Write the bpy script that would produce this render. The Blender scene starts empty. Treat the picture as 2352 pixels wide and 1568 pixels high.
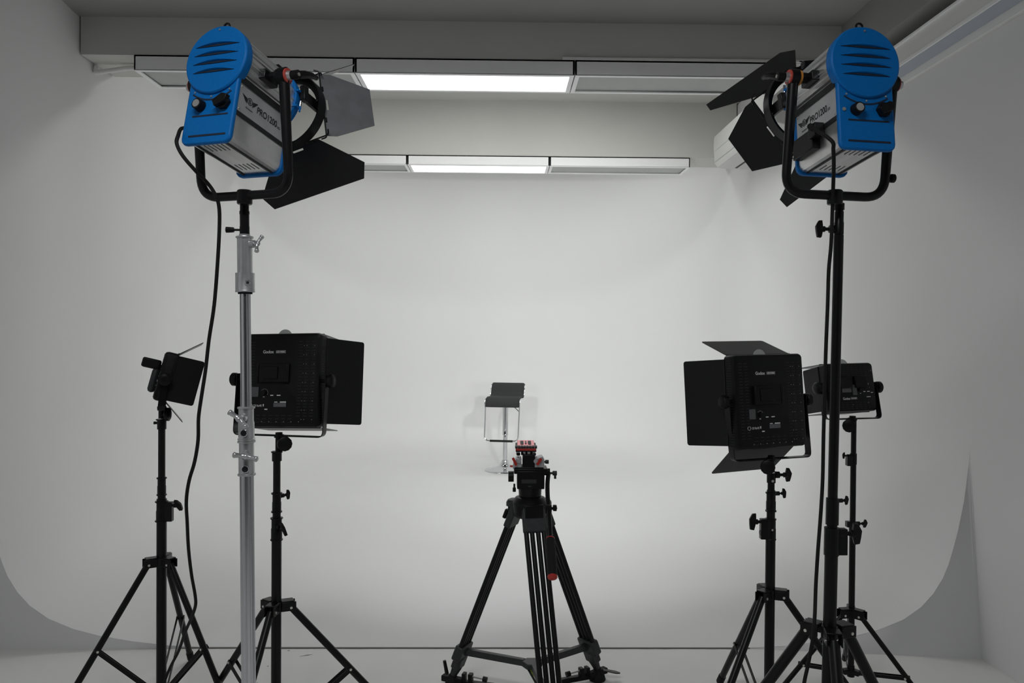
import bpy, bmesh, math, random
from math import sin, cos, pi, radians
from mathutils import Matrix, Vector, Quaternion

C = bpy.context.scene.collection
random.seed(4)

# ------------------------------------------------------------------ camera frame (2352 x 1568 photograph, 28 mm lens)
F_PX, CX, CY, EYE = 1829.0, 1176.0, 784.0, 1.335
YAW, PITCH, ROLL = 0.01568, 0.01183, 0.00699

def axes(yaw, pitch, roll):
    """right, up, forward of something that looks yaw to the right of +Y and pitch below the horizon"""
    f = Vector((sin(yaw) * cos(pitch), cos(yaw) * cos(pitch), -sin(pitch)))
    r = Vector((cos(yaw), -sin(yaw), 0.0)); u = r.cross(f)
    c, s = cos(roll), sin(roll)
    return c * r + s * u, -s * r + c * u, f

CR, CU, CF = axes(YAW, PITCH, ROLL)

def at(px, py, y):
    """the place at distance y (metres into the room) seen at a photograph pixel"""
    d = CF + CR * ((px - CX) / F_PX) - CU * ((py - CY) / F_PX)
    return Vector((0, 0, EYE)) + d * (y / d.y)

def zat(px, py, y): return at(px, py, y).z

# ------------------------------------------------------------------ materials
def mat(name, col, rough=0.5, metal=0.0, noise=None, bump=None, spec=0.5, emit=None, coat=0.0, trans=0.0, alpha=1.0):
    m = bpy.data.materials.new(name); m.use_nodes = True
    nt = m.node_tree; b = nt.nodes['Principled BSDF']
    b.inputs['Base Color'].default_value = (*col, 1); b.inputs['Roughness'].default_value = rough
    b.inputs['Metallic'].default_value = metal; b.inputs['Specular IOR Level'].default_value = spec
    b.inputs['Coat Weight'].default_value = coat; b.inputs['Transmission Weight'].default_value = trans
    b.inputs['Alpha'].default_value = alpha
    if emit:
        b.inputs['Emission Color'].default_value = (*emit[0], 1); b.inputs['Emission Strength'].default_value = emit[1]
    if noise or bump:
        tc = nt.nodes.new('ShaderNodeTexCoord')
    if noise:
        sc, amt = noise[0], noise[1]; stretch = noise[2] if len(noise) > 2 else (1, 1, 1)
        mp = nt.nodes.new('ShaderNodeMapping'); mp.inputs['Scale'].default_value = stretch
        n = nt.nodes.new('ShaderNodeTexNoise'); n.inputs['Scale'].default_value = sc; n.inputs['Detail'].default_value = 6
        r = nt.nodes.new('ShaderNodeMapRange'); r.inputs['From Min'].default_value = 0.3; r.inputs['From Max'].default_value = 0.7
        r.inputs['To Min'].default_value = 1 - amt; r.inputs['To Max'].default_value = 1 + amt
        mx = nt.nodes.new('ShaderNodeVectorMath'); mx.operation = 'SCALE'; mx.inputs[0].default_value = col
        L = nt.links.new
        L(tc.outputs['Object'], mp.inputs[0]); L(mp.outputs[0], n.inputs['Vector']); L(n.outputs[0], r.inputs[0])
        L(r.outputs[0], mx.inputs['Scale']); L(mx.outputs[0], b.inputs['Base Color'])
    if bump:
        n2 = nt.nodes.new('ShaderNodeTexNoise'); n2.inputs['Scale'].default_value = bump[0]; n2.inputs['Detail'].default_value = 4
        bp = nt.nodes.new('ShaderNodeBump'); bp.inputs['Strength'].default_value = bump[1]; bp.inputs['Distance'].default_value = 0.002
        nt.links.new(tc.outputs['Object'], n2.inputs['Vector']); nt.links.new(n2.outputs[0], bp.inputs['Height'])
        nt.links.new(bp.outputs[0], b.inputs['Normal'])
    return m

M = {
 'cyc': mat('painted_cyclorama', (0.68, 0.68, 0.682), 0.7, noise=(1.3, 0.012), bump=(9, 0.12), spec=0.25),
 'wall': mat('painted_wall', (0.66, 0.66, 0.66), 0.75, noise=(1.1, 0.02), bump=(14, 0.1), spec=0.2),
 'beam': mat('painted_beam', (0.56, 0.56, 0.535), 0.8, noise=(1.5, 0.03), spec=0.15),
 'ceil': mat('grey_ceiling_paint', (0.30, 0.30, 0.29), 0.8, noise=(1.5, 0.03), spec=0.15),
 'floor': mat('painted_floor', (0.70, 0.695, 0.685), 0.6, noise=(3.0, 0.035), bump=(20, 0.12), spec=0.3),
 'crack': mat('dirty_crack', (0.16, 0.155, 0.14), 0.9),
 'fixture': mat('fixture_enamel', (0.86, 0.86, 0.87), 0.4),
 'dead': mat('unlit_diffuser', (0.42, 0.44, 0.43), 0.6, noise=(4, 0.05)),
 'lit': mat('lit_diffuser', (1, 1, 1), 0.5, emit=((0.99, 0.995, 1.0), 2.5)),
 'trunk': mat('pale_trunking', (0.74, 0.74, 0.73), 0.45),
 'trunk_shade': mat('shaded_trunking', (0.42, 0.46, 0.52), 0.5),
 'ac': mat('off_white_plastic', (0.54, 0.54, 0.53), 0.45),
 'black': mat('black_plastic', (0.005, 0.005, 0.0055), 0.45, noise=(40, 0.15), spec=0.22),
 'blackm': mat('black_enamelled_metal', (0.005, 0.005, 0.006), 0.35, noise=(30, 0.1), spec=0.25),
 'door': mat('black_barndoor_paint', (0.007, 0.007, 0.0085), 0.36, noise=(60, 0.15), spec=0.3),
 'leaf': mat('lit_barndoor_paint', (0.125, 0.127, 0.137), 0.42, noise=(25, 0.12), spec=0.5),  # lighter copy of the door paint, with the light put into its colour
 'charcoal': mat('charcoal_casting', (0.022, 0.023, 0.025), 0.5, noise=(60, 0.2)),
 'rubber': mat('black_rubber', (0.007, 0.007, 0.0075), 0.7, spec=0.25),
 'blue': mat('blue_powder_coat', (0.0, 0.135, 0.44), 0.5, noise=(120, 0.05), bump=(400, 0.15), spec=0.2),
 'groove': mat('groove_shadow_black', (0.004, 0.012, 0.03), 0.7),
 'alu': mat('scuffed_aluminium', (0.72, 0.72, 0.72), 0.34, metal=0.9, noise=(14, 0.14)),
 'alub': mat('ribbed_aluminium', (0.74, 0.74, 0.74), 0.36, metal=0.85, noise=(20, 0.12, (1, 0.1, 1))),
 'plate': mat('printed_plate', (0.55, 0.56, 0.57), 0.42, metal=0.6, noise=(30, 0.06)),
 'chrome': mat('polished_chrome', (0.62, 0.62, 0.64), 0.12, metal=1.0),
 'satin': mat('satin_steel_tube', (0.62, 0.63, 0.65), 0.26, metal=1.0, noise=(30, 0.12, (1, 1, 0.05))),
 'cast': mat('satin_steel_casting', (0.56, 0.56, 0.57), 0.38, metal=0.9, noise=(30, 0.08)),
 'screw': mat('zinc_screw', (0.7, 0.69, 0.64), 0.3, metal=0.9),
 'ink': mat('black_ink', (0.01, 0.01, 0.012), 0.6),
 'white': mat('white_ink', (0.75, 0.75, 0.76), 0.5),
 'greyink': mat('grey_ink', (0.11, 0.11, 0.115), 0.5),
 'screen': mat('grey_screen', (0.075, 0.077, 0.08), 0.3),
 'red': mat('red_anodised', (0.48, 0.03, 0.02), 0.35, metal=0.2),
 'redw': mat('red_washer', (0.5, 0.07, 0.05), 0.45),
 'orangew': mat('orange_washer', (0.55, 0.22, 0.03), 0.5),
 'pink': mat('pink_red_plate', (0.72, 0.20, 0.23), 0.3, metal=0.3),
 'silver': mat('silver_casting', (0.50, 0.50, 0.52), 0.4, metal=0.5),
 'lens': mat('fresnel_glass', (0.55, 0.57, 0.58), 0.15, spec=0.6),
 'led': mat('led_diffuser', (0.9, 0.9, 0.88), 0.5, emit=((1, 1, 1), 2.0)),
 'ledoff': mat('unlit_led_diffuser', (0.7, 0.7, 0.66), 0.5),
 'tab': mat('translucent_filter', (0.62, 0.63, 0.62), 0.35, alpha=0.75),
 'seat': mat('dark_grey_fabric', (0.019, 0.019, 0.021), 0.85, noise=(300, 0.3)),
 'lime': mat('lime_sticker', (0.35, 0.5, 0.02), 0.5),
 'blackred': mat('dark_red_trim', (0.16, 0.02, 0.015), 0.5),
}

# ------------------------------------------------------------------ mesh helpers
def frame(o=(0, 0, 0), x=(1, 0, 0), y=(0, 1, 0), z=(0, 0, 1)):
    m = Matrix.Identity(4)
    for i, v in enumerate((x, y, z)):
        for r in range(3): m[r][i] = v[r]
    for r in range(3): m[r][3] = o[r]
    return m

def box(bm, c, s, m=None):
    r = bmesh.ops.create_cube(bm, size=1.0)
    t = Matrix.Translation(c) @ Matrix.Diagonal((*s, 1))
    if m: t = m @ t
    bmesh.ops.transform(bm, matrix=t, verts=r['verts'])

def basis(d):
    d = Vector(d).normalized(); a = Vector((0, 0, 1)) if abs(d.z) < 0.9 else Vector((1, 0, 0))
    x = a.cross(d).normalized(); return x, d.cross(x), d

def cyl(bm, p0, p1, r0, r1=None, n=24, prof=None):
    p0, p1 = Vector(p0), Vector(p1); r1 = r0 if r1 is None else r1
    x, y, _ = basis(p1 - p0); A = []; B = []
    for i in range(n):
        a = 2 * pi * i / n; k = prof(i / n) if prof else 1.0
        d = x * cos(a) + y * sin(a)
        A.append(bm.verts.new(p0 + d * r0 * k)); B.append(bm.verts.new(p1 + d * r1 * k))
    for i in range(n):
        j = (i + 1) % n; bm.faces.new((A[i], A[j], B[j], B[i]))
    bm.faces.new(A[::-1]); bm.faces.new(B)

def lathe(bm, o, d, pr, n=32):
    """pr: list of (distance along d, radius)"""
    o = Vector(o); x, y, z = basis(d); rings = []
    for h, r in pr:
        rings.append([bm.verts.new(o + z * h + (x * cos(2 * pi * i / n) + y * sin(2 * pi * i / n)) * max(r, 1e-5)) for i in range(n)])
    for a, b in zip(rings, rings[1:]):
        for i in range(n):
            j = (i + 1) % n; bm.faces.new((a[i], a[j], b[j], b[i]))
    bm.faces.new(rings[0][::-1]); bm.faces.new(rings[-1])

def tube(bm, pts, r, n=12, closed=False):
    pts = [Vector(p) for p in pts]; k = len(pts); rings = []
    t0 = (pts[1] - pts[0]).normalized(); x, y, _ = basis(t0); prev = t0
    for i, p in enumerate(pts):
        if closed: t = (pts[(i + 1) % k] - pts[i - 1]).normalized()
        elif i == 0: t = t0
        elif i == k - 1: t = (pts[-1] - pts[-2]).normalized()
        else: t = ((pts[i + 1] - p).normalized() + (p - pts[i - 1]).normalized()).normalized()
        q = prev.rotation_difference(t); x = q @ x; y = q @ y; prev = t
        rr = r[i] if isinstance(r, (list, tuple)) else r
        rings.append([bm.verts.new(p + (x * cos(2 * pi * j / n) + y * sin(2 * pi * j / n)) * rr) for j in range(n)])
    rg = list(zip(rings, rings[1:])) + ([(rings[-1], rings[0])] if closed else [])
    for a, b in rg:
        for i in range(n):
            j = (i + 1) % n; bm.faces.new((a[i], a[j], b[j], b[i]))
    if not closed: bm.faces.new(rings[0][::-1]); bm.faces.new(rings[-1])

def smooth_path(pts, sub=6):
    pts = [Vector(p) for p in pts]; out = []
    for i in range(len(pts) - 1):
        p0 = pts[max(i - 1, 0)]; p1 = pts[i]; p2 = pts[i + 1]; p3 = pts[min(i + 2, len(pts) - 1)]
        for s in range(sub):
            t = s / sub
            out.append(0.5 * ((2 * p1) + (p2 - p0) * t + (2 * p0 - 5 * p1 + 4 * p2 - p3) * t * t + (3 * p1 - p0 - 3 * p2 + p3) * t ** 3))
    out.append(pts[-1]); return out

def round_path(pts, rad, sub=7):
    """polyline with rounded corners"""
    pts = [Vector(p) for p in pts]; out = [pts[0]]
    for a, b, c in zip(pts, pts[1:], pts[2:]):
        d1 = (a - b).normalized(); d2 = (c - b).normalized()
        p, q = b + d1 * rad, b + d2 * rad
        for s in range(sub + 1):
            t = s / sub; out.append((1 - t) ** 2 * p + 2 * t * (1 - t) * b + t * t * q)
    out.append(pts[-1]); return out

def sheet(bm, outer, th, m=None, holes=()):
    """flat plate in local XY, thickness along local Z (centred), with holes"""
    m = m or Matrix.Identity(4); es = []
    b2 = bmesh.new()
    for lp in [outer] + list(holes):
        vs = [b2.verts.new((p[0], p[1], 0)) for p in lp]
        for i in range(len(vs)): es.append(b2.edges.new((vs[i], vs[(i + 1) % len(vs)])))
    if holes: bmesh.ops.triangle_fill(b2, use_beauty=True, edges=es, use_dissolve=False)
    else: b2.faces.new([v for v in b2.verts])
    bmesh.ops.recalc_face_normals(b2, faces=b2.faces)
    r = bmesh.ops.extrude_face_region(b2, geom=list(b2.faces))
    for v in [g for g in r['geom'] if isinstance(g, bmesh.types.BMVert)]: v.co.z += th
    for v in b2.verts: v.co.z -= th / 2
    bmesh.ops.recalc_face_normals(b2, faces=b2.faces)
    mp = {v: bm.verts.new(m @ v.co) for v in b2.verts}
    for f in b2.faces: bm.faces.new([mp[v] for v in f.verts])
    b2.free()

def rrect(w, h, r, n=5, cx=0, cy=0):
    out = []
    for sx, sy, a0 in ((1, 1, 0), (-1, 1, 90), (-1, -1, 180), (1, -1, 270)):
        for i in range(n + 1):
            a = radians(a0 + 90 * i / n); out.append((cx + sx * (w / 2 - r) + r * cos(a), cy + sy * (h / 2 - r) + r * sin(a)))
    return out

def circ(r, n=48, cx=0, cy=0): return [(cx + r * cos(2 * pi * i / n), cy + r * sin(2 * pi * i / n)) for i in range(n)]

def ribbon(bm, pts, w_dir, w, th):
    """flat bar swept along pts, width w along w_dir, thickness th in the plane of the path"""
    pts = [Vector(p) for p in pts]; wd = Vector(w_dir).normalized() * w / 2; rings = []
    for i, p in enumerate(pts):
        t = (pts[min(i + 1, len(pts) - 1)] - pts[max(i - 1, 0)]).normalized(); n = t.cross(wd.normalized()).normalized() * th / 2
        rings.append([bm.verts.new(p + a * wd + b * n) for a, b in ((1, 1), (-1, 1), (-1, -1), (1, -1))])
    for a, b in zip(rings, rings[1:]):
        for i in range(4):
            j = (i + 1) % 4; bm.faces.new((a[i], a[j], b[j], b[i]))
    bm.faces.new(rings[0][::-1]); bm.faces.new(rings[-1])

def obj(name, bm, m, parent=None, world=None, bevel=0, sharp=35):
    """link a mesh; bm is in parent-local space unless `world` (a matrix relative to the parent) is given"""
    bmesh.ops.recalc_face_normals(bm, faces=bm.faces)
    ca = cos(radians(sharp))
    for f in bm.faces: f.smooth = True
    for e in bm.edges:
        if len(e.link_faces) == 2 and e.link_faces[0].normal.dot(e.link_faces[1].normal) < ca: e.smooth = False
    me = bpy.data.meshes.new(name); bm.to_mesh(me); bm.free()
    me.materials.append(M[m] if isinstance(m, str) else m)
    o = bpy.data.objects.new(name, me); C.objects.link(o)
    if parent is not None: o.parent = parent
    if world is not None: o.matrix_local = world
    if bevel:
        b = o.modifiers.new('bevel', 'BEVEL'); b.width = bevel; b.segments = 2; b.limit_method = 'ANGLE'; b.angle_limit = radians(40)
    return o

def NB(): return bmesh.new()

def thing(name, label, cat, loc, group=None, rot=None):
    o = bpy.data.objects.new(name, None); C.objects.link(o); o.location = loc
    o.empty_display_size = 0.05
    if rot: o.rotation_euler = rot
    o['label'] = label; o['category'] = cat
    if group: o['group'] = group
    return o

def tag(o, label, cat, group=None):
    o['label'] = label; o['category'] = cat
    if group: o['group'] = group
    return o

def struct(o): o['kind'] = 'structure'; return o

def text(name, body, width, m, parent, mtx, height=None, depth=0.0004):
    cu = bpy.data.curves.new(name, 'FONT'); cu.body = body; cu.size = 1.0; cu.extrude = 0.0; cu.align_x = 'LEFT'; cu.offset = 0.014
    t = bpy.data.objects.new(name, cu); C.objects.link(t)
    dg = bpy.context.evaluated_depsgraph_get(); me = bpy.data.meshes.new_from_object(t.evaluated_get(dg))
    bpy.data.objects.remove(t)
    xs = [v.co.x for v in me.vertices]; ys = [v.co.y for v in me.vertices]
    x0, x1, y0 = min(xs), max(xs), 0.0; s = width / (x1 - x0)
    sy = s if height is None else height / (max(ys) - 0.0)
    for v in me.vertices: v.co.x = (v.co.x - x0) * s; v.co.y = v.co.y * sy; v.co.z = depth
    me.materials.append(M[m]); o = bpy.data.objects.new(name, me); C.objects.link(o); o.parent = parent; o.matrix_local = mtx
    return o

# ================================================================== THE ROOM
XR, ZC1, ZC2, ZB = 2.0, 3.02, 3.28, 2.816       # right wall, front ceiling, back ceiling, beam underside
YB, YF, YN = 9.0, 3.345, -1.6                    # back wall, front edge of the cyclorama, open end behind the camera
def XL(y):
    t = min(max((y - 3.42) / 1.0, 0), 1); t = t * t * (3 - 2 * t); return -2.155 - 0.125 * t

bm = NB(); box(bm, (-0.05, (YN + YB) / 2 + 0.1, -0.05), (4.9, YB - YN + 0.6, 0.1)); fl = struct(obj('floor', bm, 'floor'))
# scuffs on the floor paint
bm = NB()
for (px, py, l, a) in ((703, 1508, 0.055, 0.35), (663, 1497, 0.012, 0), (615, 1533, 0.008, 0.5), (540, 1512, 0.006, 0)):
    dy = EYE * F_PX / (py - 762); p = at(px, py, dy); m = Matrix.Translation((p.x, p.y, 0.0004)) @ Matrix.Rotation(a, 4, 'Z')
    sheet(bm, [(-l / 2, -0.002), (l * .1, -0.005), (l / 2, 0), (l * .1, 0.003)], 0.0004, m)
obj('scuff_mark', bm, 'crack', fl)

# front cove profile measured at the open end: distance from the side wall, height
PROF = [(0, 1.25), (0.0, 0.86), (0.004, 0.79), (0.0128, 0.706), (0.021, 0.637), (0.0335, 0.569), (0.047, 0.50), (0.064, 0.432), (0.084, 0.362), (0.108, 0.302),
        (0.148, 0.236), (0.200, 0.178), (0.277, 0.124), (0.38, 0.081), (0.483, 0.054), (0.626, 0.029), (0.787, 0.011), (0.95, 0.004)]
# cyclorama: rows run from the front edge to the back wall and up it; columns go from the top of the left wall across the floor to the top of the right one
RC, FZ = 1.75, 0.004
def plan():
    """outline of the cyclorama walls seen from above: point, inward normal, which wall"""
    P = []
    n = 34
    for i in range(n + 1):
        y = YF + (YB - RC - YF) * i / n; x = XL(y); d = (XL(y + .02) - XL(y - .02)) / .04
        nn = Vector((1, -d, 0)).normalized(); P.append((Vector((x, y, 0)), nn, 'l'))
    x0 = XL(YB)
    for i in range(1, 17):
        a = pi - (pi / 2) * i / 16; P.append((Vector((x0 + RC + RC * cos(a), YB - RC + RC * sin(a), 0)), Vector((-cos(a), -sin(a), 0)), 'b'))
    for i in range(1, 9): P.append((Vector((x0 + RC + (XR - RC - x0 - RC) * i / 8, YB, 0)), Vector((0, -1, 0)), 'b'))
    for i in range(1, 17):
        a = pi / 2 - (pi / 2) * i / 16; P.append((Vector((XR - RC + RC * cos(a), YB - RC + RC * sin(a), 0)), Vector((-cos(a), -sin(a), 0)), 'b'))
    for i in range(1, n + 1): P.append((Vector((XR, YB - RC - (YB - RC - YF) * i / n, 0)), Vector((-1, 0, 0)), 'r'))
    return P
PL = plan()
COL = [(0, 3.27), (0, 2.2)] + PROF
iL = [i for i, p in enumerate(PL) if p[2] == 'l'][-1]; iR = [i for i, p in enumerate(PL) if p[2] == 'r'][0] - 1
parts_ = {'wall_left': (0, iL), 'wall_back': (iL, iR), 'wall_right': (iR, len(PL) - 1)}
walls = {}
for nm, (i0, i1) in parts_.items():
    bm = NB(); V = [[bm.verts.new(PL[i][0] + PL[i][1] * s_ + Vector((0, 0, max(z_, FZ)))) for s_, z_ in COL] for i in range(i0, i1 + 1)]
    for A_, B_ in zip(V, V[1:]):
        for j in range(len(COL) - 1): bm.faces.new((A_[j], A_[j + 1], B_[j + 1], B_[j]))
    if nm != 'wall_back':       # the studio wall continues towards the camera
        s_ = -1 if nm == 'wall_left' else 1; xw = XL(0) if s_ < 0 else XR
        box(bm, (xw + s_ * 0.06, (YN + YF) / 2, 1.52), (0.12, YF - YN, 3.04))
    walls[nm] = struct(obj(nm, bm, 'cyc', sharp=60))
# painted floor of the cyclorama inside the coves
bm = NB(); V = [bm.verts.new(p + n_ * 0.95 + Vector((0, 0, FZ))) for p, n_, _ in PL]
f_ = bm.faces.new(V); struct(obj('floor', bm, 'cyc'))
# raw end of the cove on each side (solid fill between the curved edge and the wall)
def endcap(side):
    bm = NB(); xw = XL(YF) if side < 0 else XR; n = len(PROF)
    T = []; B = []; K = []
    for s, z in PROF[1:]:
        s2 = min(s, 0.95); x = xw - side * s2
        yb = YF - (0.105 * (1 - s2 / 0.95) if side > 0 else 0.02 * (1 - s2 / 0.95))
        T.append(bm.verts.new((x, YF, z - 0.0005))); B.append(bm.verts.new((x, yb, 0)))
    for i in range(len(T) - 1): bm.faces.new((T[i], T[i + 1], B[i + 1], B[i]))
    K = [bm.verts.new((v.co.x, YF + 0.03, v.co.z)) for v in T]; KB = [bm.verts.new((v.co.x, YF + 0.03, 0)) for v in B]
    for i in range(len(T) - 1):
        bm.faces.new((T[i], K[i], K[i + 1], T[i + 1])); bm.faces.new((B[i + 1], KB[i + 1], KB[i], B[i])); bm.faces.new((K[i], KB[i], KB[i + 1], K[i + 1]))
    return struct(obj('cove_end', bm, 'wall', walls['wall_left' if side < 0 else 'wall_right'], sharp=50))
endcap(-1); endcap(1)
# the dirty joint where the cyclorama floor meets the studio floor
bm = NB(); N = 60
A = []
for i in range(N + 1):
    x = XL(YF) + 0.82 + (XR - 0.93 - XL(YF) - 0.82) * i / N; w = 0.0035 + 0.0025 * random.random()
    j = 0.002 * random.random()
    A.append((bm.verts.new((x, YF - w - j, 0.0012)), bm.verts.new((x, YF + 0.001, 0.0052))))
for a, b in zip(A, A[1:]): bm.faces.new((a[0], b[0], b[1], a[1]))
obj('floor_joint', bm, 'crack', fl)

bm = NB(); box(bm, (-0.08, (YN + 4.35) / 2, ZC1 + 0.3), (4.7, 4.35 - YN, 0.6)); box(bm, (1.935, (YN + 4.35) / 2, 2.96), (0.15, 4.35 - YN, 0.34)); struct(obj('ceiling', bm, 'ceil'))
bm = NB(); box(bm, (-0.08, (4.67 + YB) / 2 + 0.1, ZC2 + 0.06), (4.7, YB - 4.67 + 0.3, 0.12))
struct(obj('ceiling', bm, 'beam'))
bm = NB(); box(bm, (-0.14, 4.35 + 0.19, (ZB + 3.4) / 2), (4.26, 0.38, 3.4 - ZB)); struct(obj('trim_1', bm, 'beam'))
bm = NB(); box(bm, (-0.14, 6.72 + 0.19, (ZB + 3.4) / 2), (4.26, 0.38, 3.4 - ZB)); struct(obj('trim_2', bm, 'beam'))
# thin shadow gap rail between the beam and the fixtures
# ================================================================== CEILING LIGHTS
def ceiling_light(x0, x1, y0, lit, label, group):
    w = 0.32; h = 0.080; cx = (x0 + x1) / 2; L = x1 - x0 - 0.006
    t = thing('ceiling_light', label, 'ceiling light', (cx, y0 + w / 2, ZB), group)
    bm = NB(); e = 0.024
    # tray: four sides and a back, open below
    box(bm, (0, -w / 2 + 0.004, -h / 2), (L, 0.008, h)); box(bm, (0, w / 2 - 0.004, -h / 2), (L, 0.008, h))
    box(bm, (-L / 2 + 0.004, 0, -h / 2), (0.008, w, h)); box(bm, (L / 2 - 0.004, 0, -h / 2), (0.008, w, h))
    box(bm, (0, 0, -0.004), (L, w, 0.008)); obj('housing', bm, 'fixture', t)
    bm = NB(); sheet(bm, rrect(L, w, 0.002, 1), 0.006, Matrix.Translation((0, 0, -h - 0.001)), [rrect(L - 2 * e, w - 2 * e, 0.002, 1)])
    obj('frame', bm, 'fixture', t)
    bm = NB(); box(bm, (0, 0, -h + 0.004 + (0.0 if lit else 0.006)), (L - 2 * e + 0.01, w - 2 * e + 0.01, 0.003)); obj('diffuser', bm, 'lit' if lit else 'dead', t)
    return t
G1, G2 = 'ceiling lights under the near beam', 'ceiling lights under the far beam'
ceiling_light(-1.985, -0.795, 4.345, 0, 'unlit ceiling panel light at the left end of the near row, beside the left wall', G1)
ceiling_light(-0.795, 0.400, 4.345, 1, 'large glowing white ceiling panel light in the near row', G1)
ceiling_light(0.400, 1.600, 4.345, 0, 'unlit ceiling panel light right of the glowing one in the near row', G1)
ceiling_light(-1.975, -0.785, 6.715, 0, 'unlit ceiling panel light in the far row, left of the glowing one', G2)
ceiling_light(-0.785, 0.412, 6.715, 1, 'smaller looking glowing white ceiling panel light in the far row', G2)
ceiling_light(0.412, 1.600, 6.715, 0, 'unlit ceiling panel light at the right end of the far row', G2)
# thin metal rail standing proud above the near row
bm = NB(); box(bm, (0, 0, 0), (1.42, 0.012, 0.012)); r = obj('conduit', bm, 'trunk', None); r.location = (1.04, 4.34, ZB + 0.007)
tag(r, 'thin surface conduit running along the bottom of the near beam on the right', 'conduit')
# hose between the left wall and the near row
bm = NB()
p = [at(316, 156, 4.5), at(290, 157, 4.5), at(255, 162, 4.5), at(222, 166, 4.5), at(204, 163, 4.5), at(200, 155, 4.5)]
p = [Vector((max(v.x, -2.262), v.y, v.z)) for v in p] ; p.append(Vector((-2.272, 4.52, p[-1].z + 0.005)))
tube(bm, smooth_path(p, 5), 0.013, 10); tag(obj('conduit_hose', bm, 'trunk'), 'pale drooping hose from the left wall into the end of the near ceiling lights', 'hose')

# ================================================================== AIR CONDITIONER AND TRUNKING
t = thing('air_conditioner', 'off-white ceiling air conditioner high on the right wall, behind the barndoors', 'air conditioner', (XR, 5.6, 2.6))
prof = [(0.0, 0.30), (-0.30, 0.30), (-0.318, 0.285), (-0.322, 0.20), (-0.312, 0.075), (-0.290, 0.045), (-0.25, 0.035), (0.0, 0.03)]
bm = NB(); m = frame((0, 0, 0), (1, 0, 0), (0, 0, 1), (0, -1, 0)); sheet(bm, prof, 1.36, m); obj('case', bm, 'ac', t, bevel=0.006)
bm = NB(); box(bm, (-0.155, 0, 0.0325), (0.016, 1.26, 0.004)); obj('air_slot', bm, 'black', t)
bm = NB(); box(bm, (-0.319, 0, 0.165), (0.004, 1.30, 0.003)); box(bm, (-0.314, 0, 0.082), (0.006, 1.32, 0.002)); obj('panel_seam', bm, 'dead', t)
t = thing('cable_trunking', 'long pale box trunking running along the top of the right wall', 'trunking', (XR, 1.7, 2.571))
ly = 4.33 - YN; cyy = (4.33 + YN) / 2 - 1.7
bm = NB(); box(bm, (-0.05, cyy, 0.091), (0.10, ly, 0.102)); obj('trunk_box', bm, 'trunk', t, bevel=0.003)
bm = NB(); box(bm, (-0.0555, cyy, 0.148), (0.111, ly, 0.014)); obj('lid', bm, 'fixture', t, bevel=0.002)
bm = NB(); box(bm, (-0.101, cyy, 0.050), (0.006, ly, 0.016)); obj('lip', bm, 'fixture', t, bevel=0.001)
bm = NB(); box(bm, (-0.060, cyy, 0.0385), (0.078, ly, 0.003)); obj('shaded_underside', bm, 'trunk_shade', t)  # grey-blue strip stands in for the shade under the trunk
bm = NB(); box(bm, (-0.010, cyy, 0.0200), (0.020, ly, 0.040)); obj('lower_strip', bm, 'trunk', t, bevel=0.002)

# ================================================================== BAR STOOL
SX, SY = 0.0616, 7.65
t = thing('bar_stool', 'black bar stool with chrome loop footrest and round base, alone on the white cyclorama', 'stool', (SX, SY, FZ), rot=(0, 0, radians(-9)))
bm = NB(); lathe(bm, (0, 0, 0), (0, 0, 1), [(0, 0.190), (0.004, 0.194), (0.008, 0.190), (0.018, 0.150), (0.030, 0.105), (0.045, 0.068), (0.065, 0.043), (0.085, 0.034), (0.10, 0.032), (0.102, 0.024)], 56); obj('base', bm, 'chrome', t)
bm = NB(); cyl(bm, (0, 0, 0.09), (0, 0, 0.40), 0.0215, n=28); obj('gas_column', bm, 'chrome', t)
bm = NB(); lathe(bm, (0, 0, 0), (0, 0, 1), [(0.342, 0.0265), (0.345, 0.0285), (0.352, 0.027), (0.63, 0.027)], 28); obj('sleeve', bm, 'chrome', t)
bm = NB(); box(bm, (0, -0.028, 0.362), (0.014, 0.006, 0.03)); obj('clip', bm, 'black', t)
# seat: S-shaped padded sheet, front roll towards the camera
sp = [(-0.195, 0.632), (-0.203, 0.655), (-0.195, 0.682), (-0.165, 0.700), (-0.11, 0.704), (-0.04, 0.699), (0.03, 0.697), (0.085, 0.706), (0.125, 0.735), (0.148, 0.775), (0.168, 0.805), (0.195, 0.818)]
path = smooth_path([(0, a, b) for a, b in sp], 4); W2 = 0.162
bm = NB(); rows_ = []
for i, p in enumerate(path):
    tt = (path[min(i + 1, len(path) - 1)] - path[max(i - 1, 0)]).normalized(); nn = Vector((1, 0, 0)).cross(tt).normalized() * 0.016
    rr = []
    for (a, b) in ((-W2, 0), (-W2 + 0.006, .8), (-W2 + 0.02, 1), (0, 1), (W2 - 0.02, 1), (W2 - 0.006, .8), (W2, 0), (W2 - 0.006, -.8), (W2 - 0.02, -1), (0, -1), (-W2 + 0.02, -1), (-W2 + 0.006, -.8)):
        rr.append(bm.verts.new(p + Vector((a, 0, 0)) + nn * b))
    rows_.append(rr)
for a, b in zip(rows_, rows_[1:]):
    for i in range(12): bm.faces.new((a[i], a[(i + 1) % 12], b[(i + 1) % 12], b[i]))
bm.faces.new(rows_[0][::-1]); bm.faces.new(rows_[-1]); obj('seat', bm, 'seat', t, sharp=70)
for s in (-1, 1):
    bm = NB(); ribbon(bm, [Vector((s * (W2 + 0.004), p.y, p.z - 0.006)) for p in path], (1, 0, 0), 0.006, 0.016); obj('seat_rim', bm, 'chrome', t)
bm = NB(); w = W2 + 0.003
lp = round_path([(-w + 0.004, -0.190, 0.640), (-w - 0.003, -0.205, 0.310), (w - 0.003 - 0.012, -0.205, 0.310), (w - 0.004, -0.190, 0.640)], 0.045, 8)
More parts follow.
